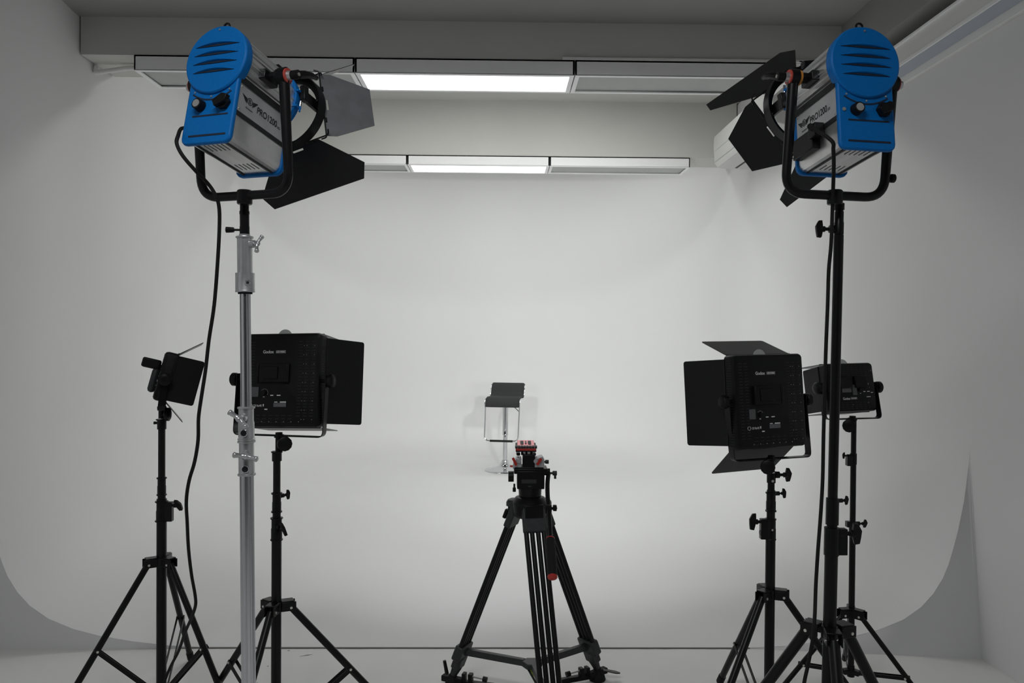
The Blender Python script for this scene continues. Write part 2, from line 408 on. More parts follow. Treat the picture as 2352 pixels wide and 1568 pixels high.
tube(bm, lp, 0.0062, 10); obj('footrest_loop', bm, 'chrome', t)
bm = NB(); cyl(bm, (-0.115, -0.205, 0.310), (0.100, -0.205, 0.310), 0.0105, n=16); obj('footrest_sleeve', bm, 'black', t)
bm = NB(); tube(bm, [(0.03, -0.02, 0.65), (0.10, -0.10, 0.62), (0.15, -0.15, 0.585)], 0.004, 8); obj('height_lever', bm, 'chrome', t)
bm = NB(); box(bm, (0, -0.005, 0.665), (0.16, 0.2, 0.02)); cyl(bm, (0, 0, 0.62), (0, 0, 0.668), 0.035, n=24); obj('seat_plate', bm, 'black', t)

# ================================================================== LIGHT STANDS
def wing_knob(parent, o, d, s=1.0, m='black', rot=0.4):
    """T-shaped tightening knob standing out from o along d"""
    o, d = Vector(o), Vector(d).normalized(); bm = NB(); x, y, z = basis(d)
    cyl(bm, o, o + d * 0.020 * s, 0.0045 * s, n=12); cyl(bm, o + d * 0.016 * s, o + d * 0.027 * s, 0.008 * s, 0.007 * s, 12)
    u = (Vector((0, 0, 1)) * cos(rot) + d.cross(Vector((0, 0, 1))) * sin(rot)).normalized(); v = d.cross(u)
    m4 = frame(o + d * 0.030 * s, u, d, u.cross(d))
    sheet(bm, [(-0.024 * s, -0.002 * s), (-0.022 * s, 0.009 * s), (-0.008 * s, 0.010 * s), (0.008 * s, 0.010 * s), (0.023 * s, 0.001 * s), (0.024 * s, -0.009 * s), (0.010 * s, -0.009 * s), (-0.008 * s, -0.007 * s)], 0.009 * s, m4)
    return obj('wing_knob', bm, m, parent, bevel=0.0012)

def cast_wing(parent, o, d, s=1.0, rot=0.4):
    o, d = Vector(o), Vector(d).normalized(); bm = NB()
    lathe(bm, o, d, [(0, 0.0085 * s), (0.010 * s, 0.0080 * s), (0.020 * s, 0.0062 * s), (0.026 * s, 0.0068 * s), (0.030 * s, 0.004 * s)], 16)
    u = (Vector((0, 0, 1)) * cos(rot) + d.cross(Vector((0, 0, 1))) * sin(rot)).normalized(); c_ = o + d * 0.022 * s
    for sg in (-1, 1):
        pp = [c_, c_ + u * sg * 0.010 * s + d * 0.001, c_ + u * sg * 0.020 * s + d * 0.005 * s, c_ + u * sg * 0.029 * s + d * 0.009 * s]
        tube(bm, smooth_path(pp, 4), [0.0062 * s] * 4 + [0.0052 * s] * 3 + [0.0060 * s] * 3 + [0.0072 * s] * 2 + [0.0050 * s], 10)
    return obj('wing_knob', bm, 'cast', parent, sharp=60)

def knurled(parent, o, d, r=0.008, l=0.012, m='black', stem=0.012):
    o, d = Vector(o), Vector(d).normalized(); bm = NB()
    cyl(bm, o, o + d * stem, r * 0.4, n=10); cyl(bm, o + d * stem, o + d * (stem + l), r * 0.85, r, 10)
    return obj('knob', bm, m, parent)

def stand(name, label, cat, group, X, Y, x_top, tubes, collars, hub_z, R, az, leg_r, mt='blackm', ring_z=0.10, t_joint=0.57, lean=0.0, brace=True, flutes=False, hub_in=0.045):
    """tubes: (z0, z1, radius); collars: (z0, z1, radius, lip radius, lips, knob spec list)"""
    t = thing(name, label, cat, (X, Y, 0), group)
    def c(z): return Vector((lean * z, 0, z))
    for z0, z1, r in tubes:
        bm = NB(); pr = None
        if flutes: pr = lambda f: 1.0 - (0.09 if (f * 9) % 1.0 < 0.24 else 0.0)
        cyl(bm, c(z0), c(z1), r, n=72 if flutes else 28, prof=pr); obj('tube', bm, mt if mt != 'chrome' else 'satin', t, sharp=25)
    for z0, z1, r, lr, lips, knobs in collars:
        bm = NB(); pr = [(0, r)]
        e = 0.004
        if 'b' in lips: pr = [(0, lr * .98), (e * .5, lr), (e, lr * .98), (e * 1.3, r)]
        if 's' in lips: pr += [((z1 - z0) * .52, r), ((z1 - z0) * .55, r * .93)]
        rt = r * .93 if 's' in lips else r
        if 't' in lips: pr += [((z1 - z0) - e * 1.3, rt), ((z1 - z0) - e, lr * .98), ((z1 - z0) - e * .5, lr), (z1 - z0, lr * .97)]
        else: pr += [(z1 - z0, rt)]
        lathe(bm, c(z0), c(z1) - c(z0), pr, 32)
        co = obj('collar', bm, 'cast' if mt == 'chrome' else 'blackm', t)
        for kn in knobs:
            kind, kz, ka, ks = kn[:4]; d = Vector((cos(ka), sin(ka), 0)); o = c(kz) + d * (r * 0.9)
            if kind == 'wing':
                bm = NB(); cyl(bm, o, o + d * 0.014, 0.010 * ks, n=14); obj('boss', bm, mt if mt != 'chrome' else 'cast', co)
                if mt == 'chrome': cast_wing(co, o + d * 0.004, d, ks * .85, kn[4])
                else: wing_knob(co, o + d * 0.010, d, ks, 'black', kn[4] if len(kn) > 4 else 0.3)
            elif kind == 'boss': knurled(co, o, d, 0.008 * ks, 0.014 * ks, 'black', 0.004)
            elif kind == 'block':
                bm = NB(); h = (z1 - z0) * kn[4]; box(bm, c(kz) + d * (r + 0.004 * ks), (0.020 * ks if abs(d.x) > .5 else 0.022, 0.022 if abs(d.x) > .5 else 0.020 * ks, h)); obj('clamp_block', bm, 'blackm', co, bevel=0.002)
            elif kind == 'screw':
                bm = NB(); cyl(bm, c(kz) + d * r * .97, c(kz) + d * (r + 0.0015), 0.0042 * ks, n=14); obj('screw', bm, 'screw', co)
            elif kind == 'eyelet':
                bm = NB(); lathe(bm, c(kz) + d * r * .9, d, [(0, 0.010 * ks), (0.004, 0.010 * ks), (0.0055, 0.008 * ks), (0.0055, 0.0055 * ks)], 18); e_ = obj('eyelet', bm, 'chrome', co)
                bm = NB(); cyl(bm, c(kz) + d * r * .97, c(kz) + d * (r + 0.0050), 0.0052 * ks, n=14); obj('socket_screw', bm, 'ink', e_)
    # hub with three clevises
    bm = NB(); r0 = max(r for _, _, r in tubes); cyl(bm, c(hub_z - 0.012), c(hub_z + 0.020), r0 * 1.28, n=28)
    for k in range(3):
        a = az + k * 2 * pi / 3; d = Vector((cos(a), sin(a), 0)); n = Vector((-sin(a), cos(a), 0))
        m4 = frame(c(hub_z + 0.004) + d * hub_in * 0.85, d, n, (0, 0, 1))
        for s in (-1, 1): box(bm, (0, s * (leg_r + 0.0035), 0), (0.046, 0.004, 0.030), m4)
        box(bm, (-0.004, 0, 0.017), (0.040, 2 * leg_r + 0.010, 0.004), m4)
    hub = obj('leg_bracket', bm, mt if mt != 'chrome' else 'cast', t, bevel=0.0015)
    for k in range(3):
        a = az + k * 2 * pi / 3; d = Vector((cos(a), sin(a), 0)); n = Vector((-sin(a), cos(a), 0))
        p0 = c(hub_z) + d * hub_in; p1 = Vector((R * cos(a), R * sin(a), 0.016 if R else 0.016))
        bm = NB(); cyl(bm, p0, p1, leg_r, n=18); lg = obj('leg', bm, mt if mt != 'chrome' else 'satin', t)
        e = (p1 - p0).normalized()
        bm = NB(); cyl(bm, p1 - e * 0.03, p1 + e * 0.006, leg_r * 1.18, n=18); obj('foot_cap', bm, 'rubber', lg)
        bm = NB()
        for s in (-1, 1): cyl(bm, p0 + n * s * (leg_r + 0.004), p0 + n * s * (leg_r + 0.0078), 0.0042, n=12)
        obj('rivet', bm, 'screw', hub)
        if brace:
            j = p0 + (p1 - p0) * t_joint; q = c(ring_z) + d * (r0 + 0.008)
            bm = NB()
            for s in (-1, 1):
                off = n * s * (leg_r + 0.0015); dirv = (q - j).normalized(); up = n.cross(dirv)
                m4 = frame((j + q) / 2 + off, dirv, n, up); box(bm, (0, 0, 0), ((q - j).length + 0.014, 0.0022, 0.015 * leg_r / 0.0115), m4)
            br = obj('brace', bm, mt, t)
            bm = NB(); cyl(bm, j - n * (leg_r + 0.005), j + n * (leg_r + 0.005), 0.0042, n=12); obj('rivet', bm, 'screw', br)
    if brace:
        bm = NB(); lathe(bm, c(ring_z - 0.02), (0, 0, 1), [(0, r0 * 1.2), (0.04, r0 * 1.2)], 24)
        for k in range(3):
            a = az + k * 2 * pi / 3; d = Vector((cos(a), sin(a), 0)); n = Vector((-sin(a), cos(a), 0)); box(bm, (0, 0, 0), (0.03, 0.020, 0.018), frame(c(ring_z) + d * (r0 + 0.006), d, n, (0, 0, 1)))
        obj('brace_ring', bm, mt, t)
    return t
def HW(px, Y): return px / 2 * Y / F_PX

PI = pi
# --- black stand far left (carries the small panel seen from the side)
X, Y = -1.213, 2.881; q = lambda py: zat(371, py, Y)
stand('light_stand', 'black light stand nearest the left wall, with the edge-on LED panel on top', 'light stand', 'black light stands under LED panels', X, Y, 371,
      [(0.012, q(1145), HW(22, Y)), (q(1160), q(1095), HW(17.5, Y)), (q(1100), q(968), HW(15.5, Y))],
      [(q(1137), q(1096), HW(19, Y), HW(22.5, Y), 'tbs', []), (q(1197), q(1150), HW(24, Y), HW(29, Y), 'tbs', [('block', q(1174), 0.0, 1.5, 0.95), ('wing', q(1160), 0.0, 1.1, 0.7), ('boss', q(1183), 0.0, 1.1)]),
       (q(985), q(962), HW(20, Y), HW(26, Y), 't', [('boss', q(971), PI, 0.7)])],
      0.496, 0.331, radians(333.8), 0.0112, ring_z=0.034)
# the release knob on its leg bracket
# --- black stand behind the chrome one
X, Y = -0.7223, 2.60; q = lambda py: zat(635, py, Y)
stand('light_stand', 'black light stand directly right of the chrome stand, carrying a large LED panel', 'light stand', 'black light stands under LED panels', X, Y, 635,
      [(0.012, q(1190), HW(22.5, Y)), (q(1200), q(1130), HW(18.5, Y)), (q(1140), q(1042), HW(16.5, Y))],
      [(q(1176), q(1131), HW(20.5, Y), HW(25, Y), 'tbs', [('wing', q(1140), 0.9, 0.7, 0.15)]), (q(1240), q(1188), HW(25, Y), HW(28.5, Y), 'tbs', [('wing', q(1208), -0.9, 0.95, 0.35)]),
       (q(1058), q(1036), HW(22, Y), HW(26, Y), 't', [])],
      0.430, 0.389, radians(262.5), 0.0118, ring_z=0.034)
# --- black stand right of centre
X, Y = 0.9079, 2.633; q = lambda py: zat(1769, py, Y)
stand('light_stand', 'black light stand right of the video tripod, carrying a large LED panel', 'light stand', 'black light stands under LED panels', X, Y, 1769,
      [(0.012, q(1195), HW(22.5, Y)), (q(1205), q(1125), HW(19, Y)), (q(1140), q(1085), HW(16, Y))],
      [(q(1174), q(1130), HW(22, Y), HW(25.5, Y), 'tbs', [('wing', q(1133), 0.1, 0.7, 0.1)]), (q(1239), q(1190), HW(23.5, Y), HW(25.5, Y), 'tbs', [('block', q(1214), PI, 1.3, 0.95), ('wing', q(1198), PI, 1.15, 0.1), ('boss', q(1223), PI, 1.2), ('screw', q(1214), -PI / 2, 0.8)]),
       (q(1108), q(1082), HW(20, Y), HW(21, Y), '', [('wing', q(1090), 0.0, 1.1, 0.5), ('screw', q(1111) + 0.012, -PI / 2, 1.0)])],
      0.465, 0.372, radians(219.2), 0.0118, ring_z=0.034)
# --- thin black stand at the back right
X, Y = 1.3085, 2.913; q = lambda py: zat(1958, py, Y)
stand('light_stand', 'thin black light stand farthest right, partly behind the tall black stand', 'light stand', 'black light stands under LED panels', X, Y, 1958,
      [(0.07, q(1210), HW(14, Y)), (q(1220), q(1060), HW(13, Y)), (q(1065), q(965), HW(12, Y))],
      [(q(1066), q(1041), HW(15, Y), HW(16, Y), '', [('block', q(1058), PI, 1.0, 0.9), ('screw', q(1051), -PI * .8, 0.9), ('wing', q(1046), PI, 0.5, 0.2)]), (q(1219), q(1197), HW(16.5, Y), HW(18, Y), 's', [('block', q(1203), PI, 0.8, 0.6), ('wing', q(1202), 0.0, 0.8, 0.6)])],
      0.302, 0.311, radians(190.2), 0.0090, ring_z=zat(1955, 1540, Y), t_joint=0.60, hub_in=0.035)
# --- tall black stand of the right fresnel lamp (leans a little)
X, Y = 0.8683, 2.076; q = lambda py: zat(1905, py, Y); LEAN_R = 0.0115
stand('light_stand', 'tall black light stand at the right, carrying the blue and silver fresnel lamp', 'light stand', 'tall stands under the fresnel lamps', X, Y, 1900,
      [(0.07, q(1240), HW(29.5, Y)), (q(1250), q(1160), HW(23, Y)), (q(1165), q(540), HW(22, Y)), (q(545), q(466), HW(18, Y))],
      [(q(1204), q(1144), HW(29, Y), HW(29, Y), '', [('wing', q(1150), 0.2, 0.55, 0.3)]), (q(1274), q(1211), HW(34, Y), HW(34, Y), '', [('block', q(1243), 0.0, 1.4, 0.95), ('wing', q(1225), 0.0, 1.25, 0.25), ('boss', q(1260), 0.0, 0.5)]),
       (q(538), q(486), HW(21.5, Y), HW(21.5, Y), 's', [('wing', q(526), PI, 1.0, 0.3)]), (q(482), q(467), HW(22.5, Y), HW(22.5, Y), '', []), (q(541), q(539), HW(21, Y), HW(21, Y), '', [])],
      0.547, 0.377, radians(18.4), 0.0148, lean=LEAN_R, hub_in=0.056)
# --- chrome stand of the left fresnel lamp
Y = 2.10; pc = at(571, 1568, Y); pt = at(561.5, 480, Y); LEAN_L = (pt.x - pc.x) / (pt.z - pc.z); X = pc.x - LEAN_L * pc.z; q = lambda py: zat(566, py, Y)
stand('light_stand', 'chrome light stand at the left, carrying the blue and silver fresnel lamp', 'light stand', 'tall stands under the fresnel lamps', X, Y, 566,
      [(0.10, q(1085), HW(32, Y)), (q(1010), q(665), HW(24.5, Y))],
      [(q(1091), q(1012), HW(36, Y), HW(41, Y), 'tbs', [('wing', q(1042), -PI * .42, 1.25, 1.35), ('eyelet', q(1074), -PI * .46, 1.0)]),
       (q(1010), q(934), HW(36, Y), HW(39.5, Y), 'tbs', [('wing', q(958), -PI * .53, 1.25, 0.85), ('eyelet', q(992), -PI * .5, 1.0)]),
       (q(1013.5), q(1009.5), HW(35, Y), HW(35, Y), '', []),
       (q(671), q(627), HW(43, Y), HW(44.5, Y), 'b', [('eyelet', q(650), -PI * .33, 0.7)]), (q(628), q(543), HW(34, Y), HW(40, Y), 't', [('wing', q(561), -PI * .12, 1.0, -0.5)]), (q(543), q(538), HW(25, Y), HW(25, Y), '', [])],
      0.36, 0.42, radians(100), 0.0125, mt='chrome', lean=LEAN_L, flutes=True, ring_z=0.12)
st = bpy.data.objects[[o.name for o in C.objects if o.name.startswith('light_stand')][-1]]
bm = NB(); cc = lambda z: Vector((LEAN_L * z, 0, z))
for a, b, w_ in ((538, 520, 22), (520, 492, 21), (492, 485, 22.5), (485, 466, 20)): cyl(bm, cc(q(a)), cc(q(b)), HW(w_, Y), n=24)
sp_ = obj('spigot', bm, 'blackm', st)
bm = NB(); z_ = q(528); cyl(bm, cc(z_), cc(z_) + Vector((-0.036, 0, 0)), 0.003, n=10); cyl(bm, cc(z_) + Vector((-0.028, 0, 0)), cc(z_) + Vector((-0.048, 0, 0)), 0.0066, 0.008, 14); obj('knob', bm, 'black', sp_)
bm = NB(); cyl(bm, cc(q(675)), cc(q(671)), HW(32, Y), n=24); obj('rubber_ring', bm, 'rubber', st)

# ================================================================== LED PANELS
def leaf_panel(parent, W, H, T, side, ang, D, r=0.008, m_='door'):
    a = side * pi / 2; o = Vector((cos(a), 0, sin(a))); tt = Vector((-sin(a), 0, cos(a)))
    ho = W / 2 if side % 2 == 0 else H / 2; ht = (H / 2 if side % 2 == 0 else W / 2) * 0.92
    dv = o * sin(ang) + Vector((0, 1, 0)) * cos(ang)
    m4 = frame(o * ho + Vector((0, T, 0)), tt, dv, tt.cross(dv))
    out = [(-ht, 0), (ht, 0)] + [(ht - r + r * cos(radians(x)), D - r + r * sin(radians(x))) for x in (0, 30, 60, 90)] + [(-ht + r - r * sin(radians(x)), D - r + r * cos(radians(x))) for x in (0, 30, 60, 90)]
    bm = NB(); sheet(bm, out, 0.0022, m4)
    cyl(bm, m4 @ Vector((-ht, 0, 0)), m4 @ Vector((ht, 0, 0)), 0.003, n=10)
    return obj('barndoor_leaf', bm, m_, parent)

def led_panel(label, pos, yaw, pitch, roll, W, H, T, D, angs, base, hw, kind, knob_side=1, model='LED1000C', tab=True, battery=False, mlen=0.044, kdir=None, on=1.0):
    power = (4.7 if kind == 'L' else 2.1) * on
    r, u, f = axes(yaw, pitch, roll)
    t = thing('led_panel', label, 'LED panel light', base, 'LED panel lights on stands')
    bl = Vector(base); bmx = frame(Vector(pos) - bl, r, f, u)
    # case: stepped rounded box
    bm = NB(); secs = [(0.0, 0.010), (0.004, 0.003), (0.012, 0.0), (T, 0.0)]
    rings = []
    for y, ins in secs:
        rings.append([bm.verts.new((p[0], y, p[1])) for p in rrect(W - 2 * ins, H - 2 * ins, 0.014 - ins * .5, 6)])
    for a, b in zip(rings, rings[1:]):
        n = len(a)
        for i in range(n): bm.faces.new((a[i], a[(i + 1) % n], b[(i + 1) % n], b[i]))
    bm.faces.new(rings[0]); bm.faces.new(rings[-1][::-1])
    case = obj('case', bm, 'black', t, bmx, sharp=30)
    # front diffuser
    bm = NB(); box(bm, (0, T + 0.0005, 0), (W - 0.03, 0.002, H - 0.03)); obj('front_diffuser', bm, 'led' if on else 'ledoff', case)
    ld = bpy.data.lights.new('led_panel_light', 'AREA'); ld.shape = 'RECTANGLE'; ld.size = W - 0.04; ld.size_y = H - 0.04; ld.energy = power; ld.spread = radians(90); ld.color = (0.985, 0.99, 1.0)
    lo = bpy.data.objects.new('led_panel_light', ld); C.objects.link(lo); lo.parent = case; lo.matrix_local = frame((0, T + 0.004, 0), (1, 0, 0), (0, 0, -1), (0, -1, 0)) @ Matrix.Rotation(0, 4, 'X')
    # ventilation slots in rows on the back and along the side walls
    bm = NB()
    nx = 5 if kind == 'L' else 12
    def slots(x0, x1, z0, z1, nx, nz):
        for i in range(nx):
            for j in range(nz):
                x = x0 + (x1 - x0) * (i + .5) / nx; z = z0 + (z1 - z0) * (j + .5) / nz
                box(bm, (x, 0.0, z), ((x1 - x0) / nx * 0.62, 0.0012, 0.0022))
    if kind == 'L':
        slots(W * .22, W * .46, -H * .40, H * .42, 3, 26); slots(-W * .46, -W * .30, -H * .40, H * .42, 2, 26); slots(-W * .28, W * .2, -H * .47, -H * .36, 6, 3)
    else:
        slots(-W * .46, W * .46, H * .22, H * .46, 10, 6); slots(-W * .46, W * .46, -H * .46, -H * .30, 10, 4)
    for s in (-1, 1):
        for j in range(34): box(bm, (s * (W / 2 + 0.0002), T * .55, -H * .44 + H * .88 * j / 33), (0.0012, T * .5, 0.0022))
    v = obj('vent_slots', bm, 'ink', case)
    # tiny screw heads
    bm = NB()
    if kind == 'L':
        for j in range(9):
            for x in (W * .30, W * .335, W * .43): cyl(bm, (x, -0.0012, H * .36 - H * .78 * j / 8), (x, 0.001, H * .36 - H * .78 * j / 8), 0.0007, n=6)
        for j in range(7): cyl(bm, (-W * .28 + W * .55 * j / 6, -0.0012, -H * .445), (-W * .28 + W * .55 * j / 6, 0.001, -H * .445), 0.0009, n=6)
    else:
        for x, z in ((.43, .33), (-.02, -.36), (.36, -.02), (.3, -.33)): cyl(bm, (x * W, -0.0012, z * H), (x * W, 0.001, z * H), 0.0009, n=6)
    obj('screw_heads', bm, 'white', case)
    N_ = lambda x, z, y=-0.0008: frame((x, y, z), (1, 0, 0), (0, 0, 1), (0, -1, 0))
    bar = lambda b, x, z, w, h: box(b, (x, -0.0006, z), (w, 0.0012, h))
    if kind == 'L':
        lg = text('brand_lettering', 'Godox', W * .135, 'white', case, N_(-W * .21, H * .283), H * .033)
        bm = NB(); bar(bm, 0, 0, 0.0001, 0.0001); sheet(bm, rrect(W * .125, H * .034, 0.001, 2), 0.0012, N_(W * .012, H * .297, 0)); pl = obj('model_plate', bm, 'greyink', case)
        text('model_lettering', model, W * .115, 'white', pl, N_(-W * .045, H * .288), H * .021)
        # battery plate
        bm = NB(); box(bm, (W * -.06, -0.005, H * .07), (W * .36, 0.012, H * .20)); bp = obj('battery_plate', bm, 'black', case, bevel=0.003)
        bm = NB(); box(bm, (W * -.09, -0.0125, H * .07), (W * .19, 0.006, H * .13)); box(bm, (W * .13, -0.008, H * .07), (0.008, 0.010, H * .20)); box(bm, (W * -.25, -0.008, H * .07), (0.008, 0.010, H * .20)); obj('battery_rail', bm, 'black', bp, bevel=0.002)
        bm = NB(); box(bm, (-W * .285, -0.0012, -H * .13), (W * .085, 0.0024, H * .105)); obj('display', bm, 'screen', case)
        bm = NB(); cyl(bm, (-W * .17, 0, -H * .14), (-W * .17, -0.011, -H * .14), 0.0085, 0.0075, 18); obj('dimmer_knob', bm, 'black', case)
        bm = NB()
        for i in range(8):
            a = radians(130 - 22 * i); cyl(bm, (-W * .17 + 0.0125 * cos(a), -0.0008, -H * .14 + 0.0125 * sin(a)), (-W * .17 + 0.0125 * cos(a), 0.0008, -H * .14 + 0.0125 * sin(a)), 0.0008, n=6)
        for x, z, w, h in ((-.175, -.183, .018, .008), (-.075, -.167, .035, .010), (.01, -.167, .045, .010), (-.14, -.315, .035, .011), (-.02, -.238, .038, .008), (.068, -.238, .075, .011)): bar(bm, x * W, z * H, w * W, h * H)
        obj('printed_marks', bm, 'white', case)
        text('compliance_lettering', 'CE RoHS', W * .105, 'white', case, N_(-W * .30, -H * .287), H * .022)
        bm = NB(); bar(bm, -W * .175, -H * .274, W * .010, H * .020); bar(bm, -W * .175, -H * .262, W * .016, H * .003); sheet(bm, circ(0.0065, 20), 0.0012, N_(-W * .335, -H * .276, 0), [circ(0.0052, 20)]); obj('compliance_marks', bm, 'white', case)
        bm = NB(); bar(bm, W * .03, -H * .268, W * .155, H * .042); obj('rating_label', bm, 'greyink', case)
    else:
        text('brand_lettering', 'Godox', W * .15, 'white', case, N_(-W * .22, -H * .255), H * .05)
        bm = NB(); sheet(bm, rrect(W * .135, H * .05, 0.001, 2), 0.0012, N_(W * .01, -H * .23, 0)); pl = obj('model_plate', bm, 'greyink', case)
        text('model_lettering', model, W * .12, 'white', pl, N_(-W * .05, -H * .243), H * .026)
        bm = NB(); box(bm, (-W * .14, -0.004, H * .10), (W * .26, 0.010, H * .24)); box(bm, (W * .18, -0.004, H * .10), (W * .26, 0.010, H * .24)); obj('battery_plate', bm, 'black', case, bevel=0.003)
        bm = NB(); box(bm, (W * .04, -0.0012, -H * .06), (W * .09, 0.0024, H * .21)); obj('display', bm, 'screen', case)
        bm = NB(); cyl(bm, (W * .15, 0, -H * .06), (W * .15, -0.009, -H * .06), 0.0065, 0.006, 18); obj('dimmer_knob', bm, 'black', case)
        bm = NB()
        for x, z, w, h in ((.16, -.135, .016, .014), (.245, -.10, .04, .016), (.33, -.10, .05, .016), (.40, -.125, .04, .014), (.32, -.21, .08, .014), (-.17, .0, .04, .012), (-.06, .0, .07, .018)): bar(bm, x * W, z * H, w * W, h * H)
        obj('printed_marks', bm, 'white', case)
        text('compliance_lettering', 'CE RoHS', W * .115, 'white', case, N_(W * .235, H * .04), H * .03)
        bm = NB(); bar(bm, -W * .12, -H * .06, W * .19, H * .09); obj('rating_label', bm, 'greyink', case)
    if battery:
        bm = NB(); box(bm, (0.03, -0.034, H * .20), (W * .40, 0.062, 0.034)); obj('battery', bm, 'black', case, bevel=0.006)
        bm = NB(); box(bm, (0.0, -0.012, -H * .12), (W * .7, 0.026, H * .5)); obj('rear_housing', bm, 'charcoal', case, bevel=0.012)
    for sd, an in enumerate(angs): leaf_panel(case, W, H, T, sd, an, D, m_='door' if kind == 'L' or sd % 2 else 'rubber')
    if tab:
        bm = NB(); sheet(bm, circ(0.026, 32), 0.0012, frame((-W * .02, T * .8, H / 2 - 0.008), (1, 0, 0), (0, 0, 1), (0, -1, 0))); obj('filter_tab', bm, 'tab', case)
    # yoke: flat bar from the side knobs down to the stand
    pv = (bmx @ Vector((0, T / 2, 0))); rh = Vector((cos(yaw), -sin(yaw), 0)); fh = Vector((sin(yaw), cos(yaw), 0))
    bw = 0.026 if kind == 'L' else 0.024
    pts = [pv + rh * hw + Vector((0, 0, 0.02)), pv + rh * hw, Vector((0, 0, 0)) + rh * hw, -rh * hw, pv - rh * hw, pv - rh * hw + Vector((0, 0, 0.02))]
    pth = [pts[0]] + round_path([pts[1], pts[2], pts[3], pts[4]], 0.018, 6) + [pts[5]]
    bm = NB(); ribbon(bm, pth, fh, bw, 0.0032); yk = obj('yoke', bm, 'blackm', t)
    for s in (-1, 1):
        kn = NB(); o = pv + rh * s * hw; n = 14
        cyl(kn, pv + rh * s * (W / 2 - 0.002), o + rh * s * 0.006, 0.006, n=12)
        lathe(kn, o + rh * s * 0.004, rh * s, [(0, 0.019), (0.004, 0.022), (0.016, 0.022), (0.020, 0.018), (0.022, 0.008)], 24)
        kk = obj('tilt_knob', kn, 'black', yk)
    # swivel mount on top of the stand
    bm = NB(); cyl(bm, (0, 0, 0.010), (0, 0, -mlen), 0.0115, n=18); cyl(bm, (0, 0, 0.003), (0, 0, -0.006), 0.016, n=18); sm = obj('swivel_mount', bm, 'blackm', t)
    bm = NB(); d = Vector(kdir) if kdir else rh * knob_side * 0.6 - fh * 0.8; d.normalize(); o = rh * knob_side * 0.010 + Vector((0, 0, -0.024))
    cyl(bm, o, o + d * 0.02, 0.007, n=12)
    o2 = o + rh * knob_side * 0.006 + d * 0.012
    lathe(bm, o2, d, [(0, 0.020), (0.003, 0.024), (0.014, 0.024), (0.017, 0.019)], 12); obj('swivel_knob', bm, 'black', sm)
    bm = NB(); cyl(bm, (0, 0, -mlen + 0.001), (0, 0, -mlen - 0.003), 0.0125, n=18); obj('washer', bm, 'screw', sm)
    return t

k = 2.881 / 2.75
led_panel('small black LED panel seen edge-on, with open barndoors, on the stand nearest the left wall', (-1.1673 * k, 2.881, EYE + (1.1778 - EYE) * k), radians(68.5), radians(14.5), radians(3.7),
          0.2136 * k, 0.166 * k, 0.0445, 0.0900, (0.006, 0.72, 0.1, 0.66), (-1.213, 2.881, zat(371, 935, 2.881)), 0.128, 'S', 1, 'LED500C', False, True, 0.040, (1, 0.1, 0), 0)
led_panel('large black LED panel behind the chrome stand, right barndoor swung open', (-0.71665, 2.5973, 1.17529), radians(12.12), radians(8.03), radians(1.32),
          0.2808, 0.3057, 0.0509, 0.1453, (0.585, -0.015, 0.2, 0.05), (-0.7190, 2.612, zat(637, 1001, 2.6)), 0.157, 'L', 1, mlen=0.052)
led_panel('large black LED panel right of centre with its left, top and bottom barndoors opened wide', (0.8866, 2.5771, 1.11677), radians(-21.2), radians(4.62), radians(0.84),
          0.2808, 0.3057, 0.0509, 0.1453, (0.1, 0.380, 0.490, 0.640), (0.905, 2.625, zat(1768, 1052, 2.633)), 0.157, 'L', -1)
led_panel('small black LED panel at far right, partly hidden behind the tall black stand', (1.31685, 2.95, 1.1388), radians(-15.9), radians(10.1), radians(0.97),
          0.2143, 0.1826, 0.0416, 0.1353, (-0.1, 0.02, -0.236, 0.0), (1.3090, 2.925, zat(1958, 962, 2.913)), 0.122, 'S', -1, 'LED500C', mlen=0.012)

# ================================================================== FRESNEL LAMPS
LW, LVB, LL, LR = 0.147, 0.2211, 0.2058, 0.0912
def key_outline(hw, zb, R, n=28, rc=0.018):
    """circle on top of a box (keyhole) outline in x, z"""
    a0 = math.asin(min(1, hw / R)) if R > hw else pi / 2; zj = -R * cos(a0)
    pts = []
    st = -pi / 2 + a0
    for i in range(n + 1):
        a = st + (2 * pi - 2 * a0) * i / n; pts.append((R * cos(a), R * sin(a)))
    pts += [(-hw, zj - 0.002)] + [(-hw + rc - rc * cos(radians(x)), zb + rc - rc * sin(radians(x))) for x in (0, 30, 60, 90)]
    pts += [(hw - rc + rc * sin(radians(x)), zb + rc - rc * cos(radians(x))) for x in (0, 30, 60, 90)] + [(hw, zj - 0.002)]
    return pts

def prismY(bm, pts, y0, y1):
    m4 = frame((0, (y0 + y1) / 2, 0), (1, 0, 0), (0, 0, 1), (0, -1, 0)); sheet(bm, pts, y1 - y0, m4)

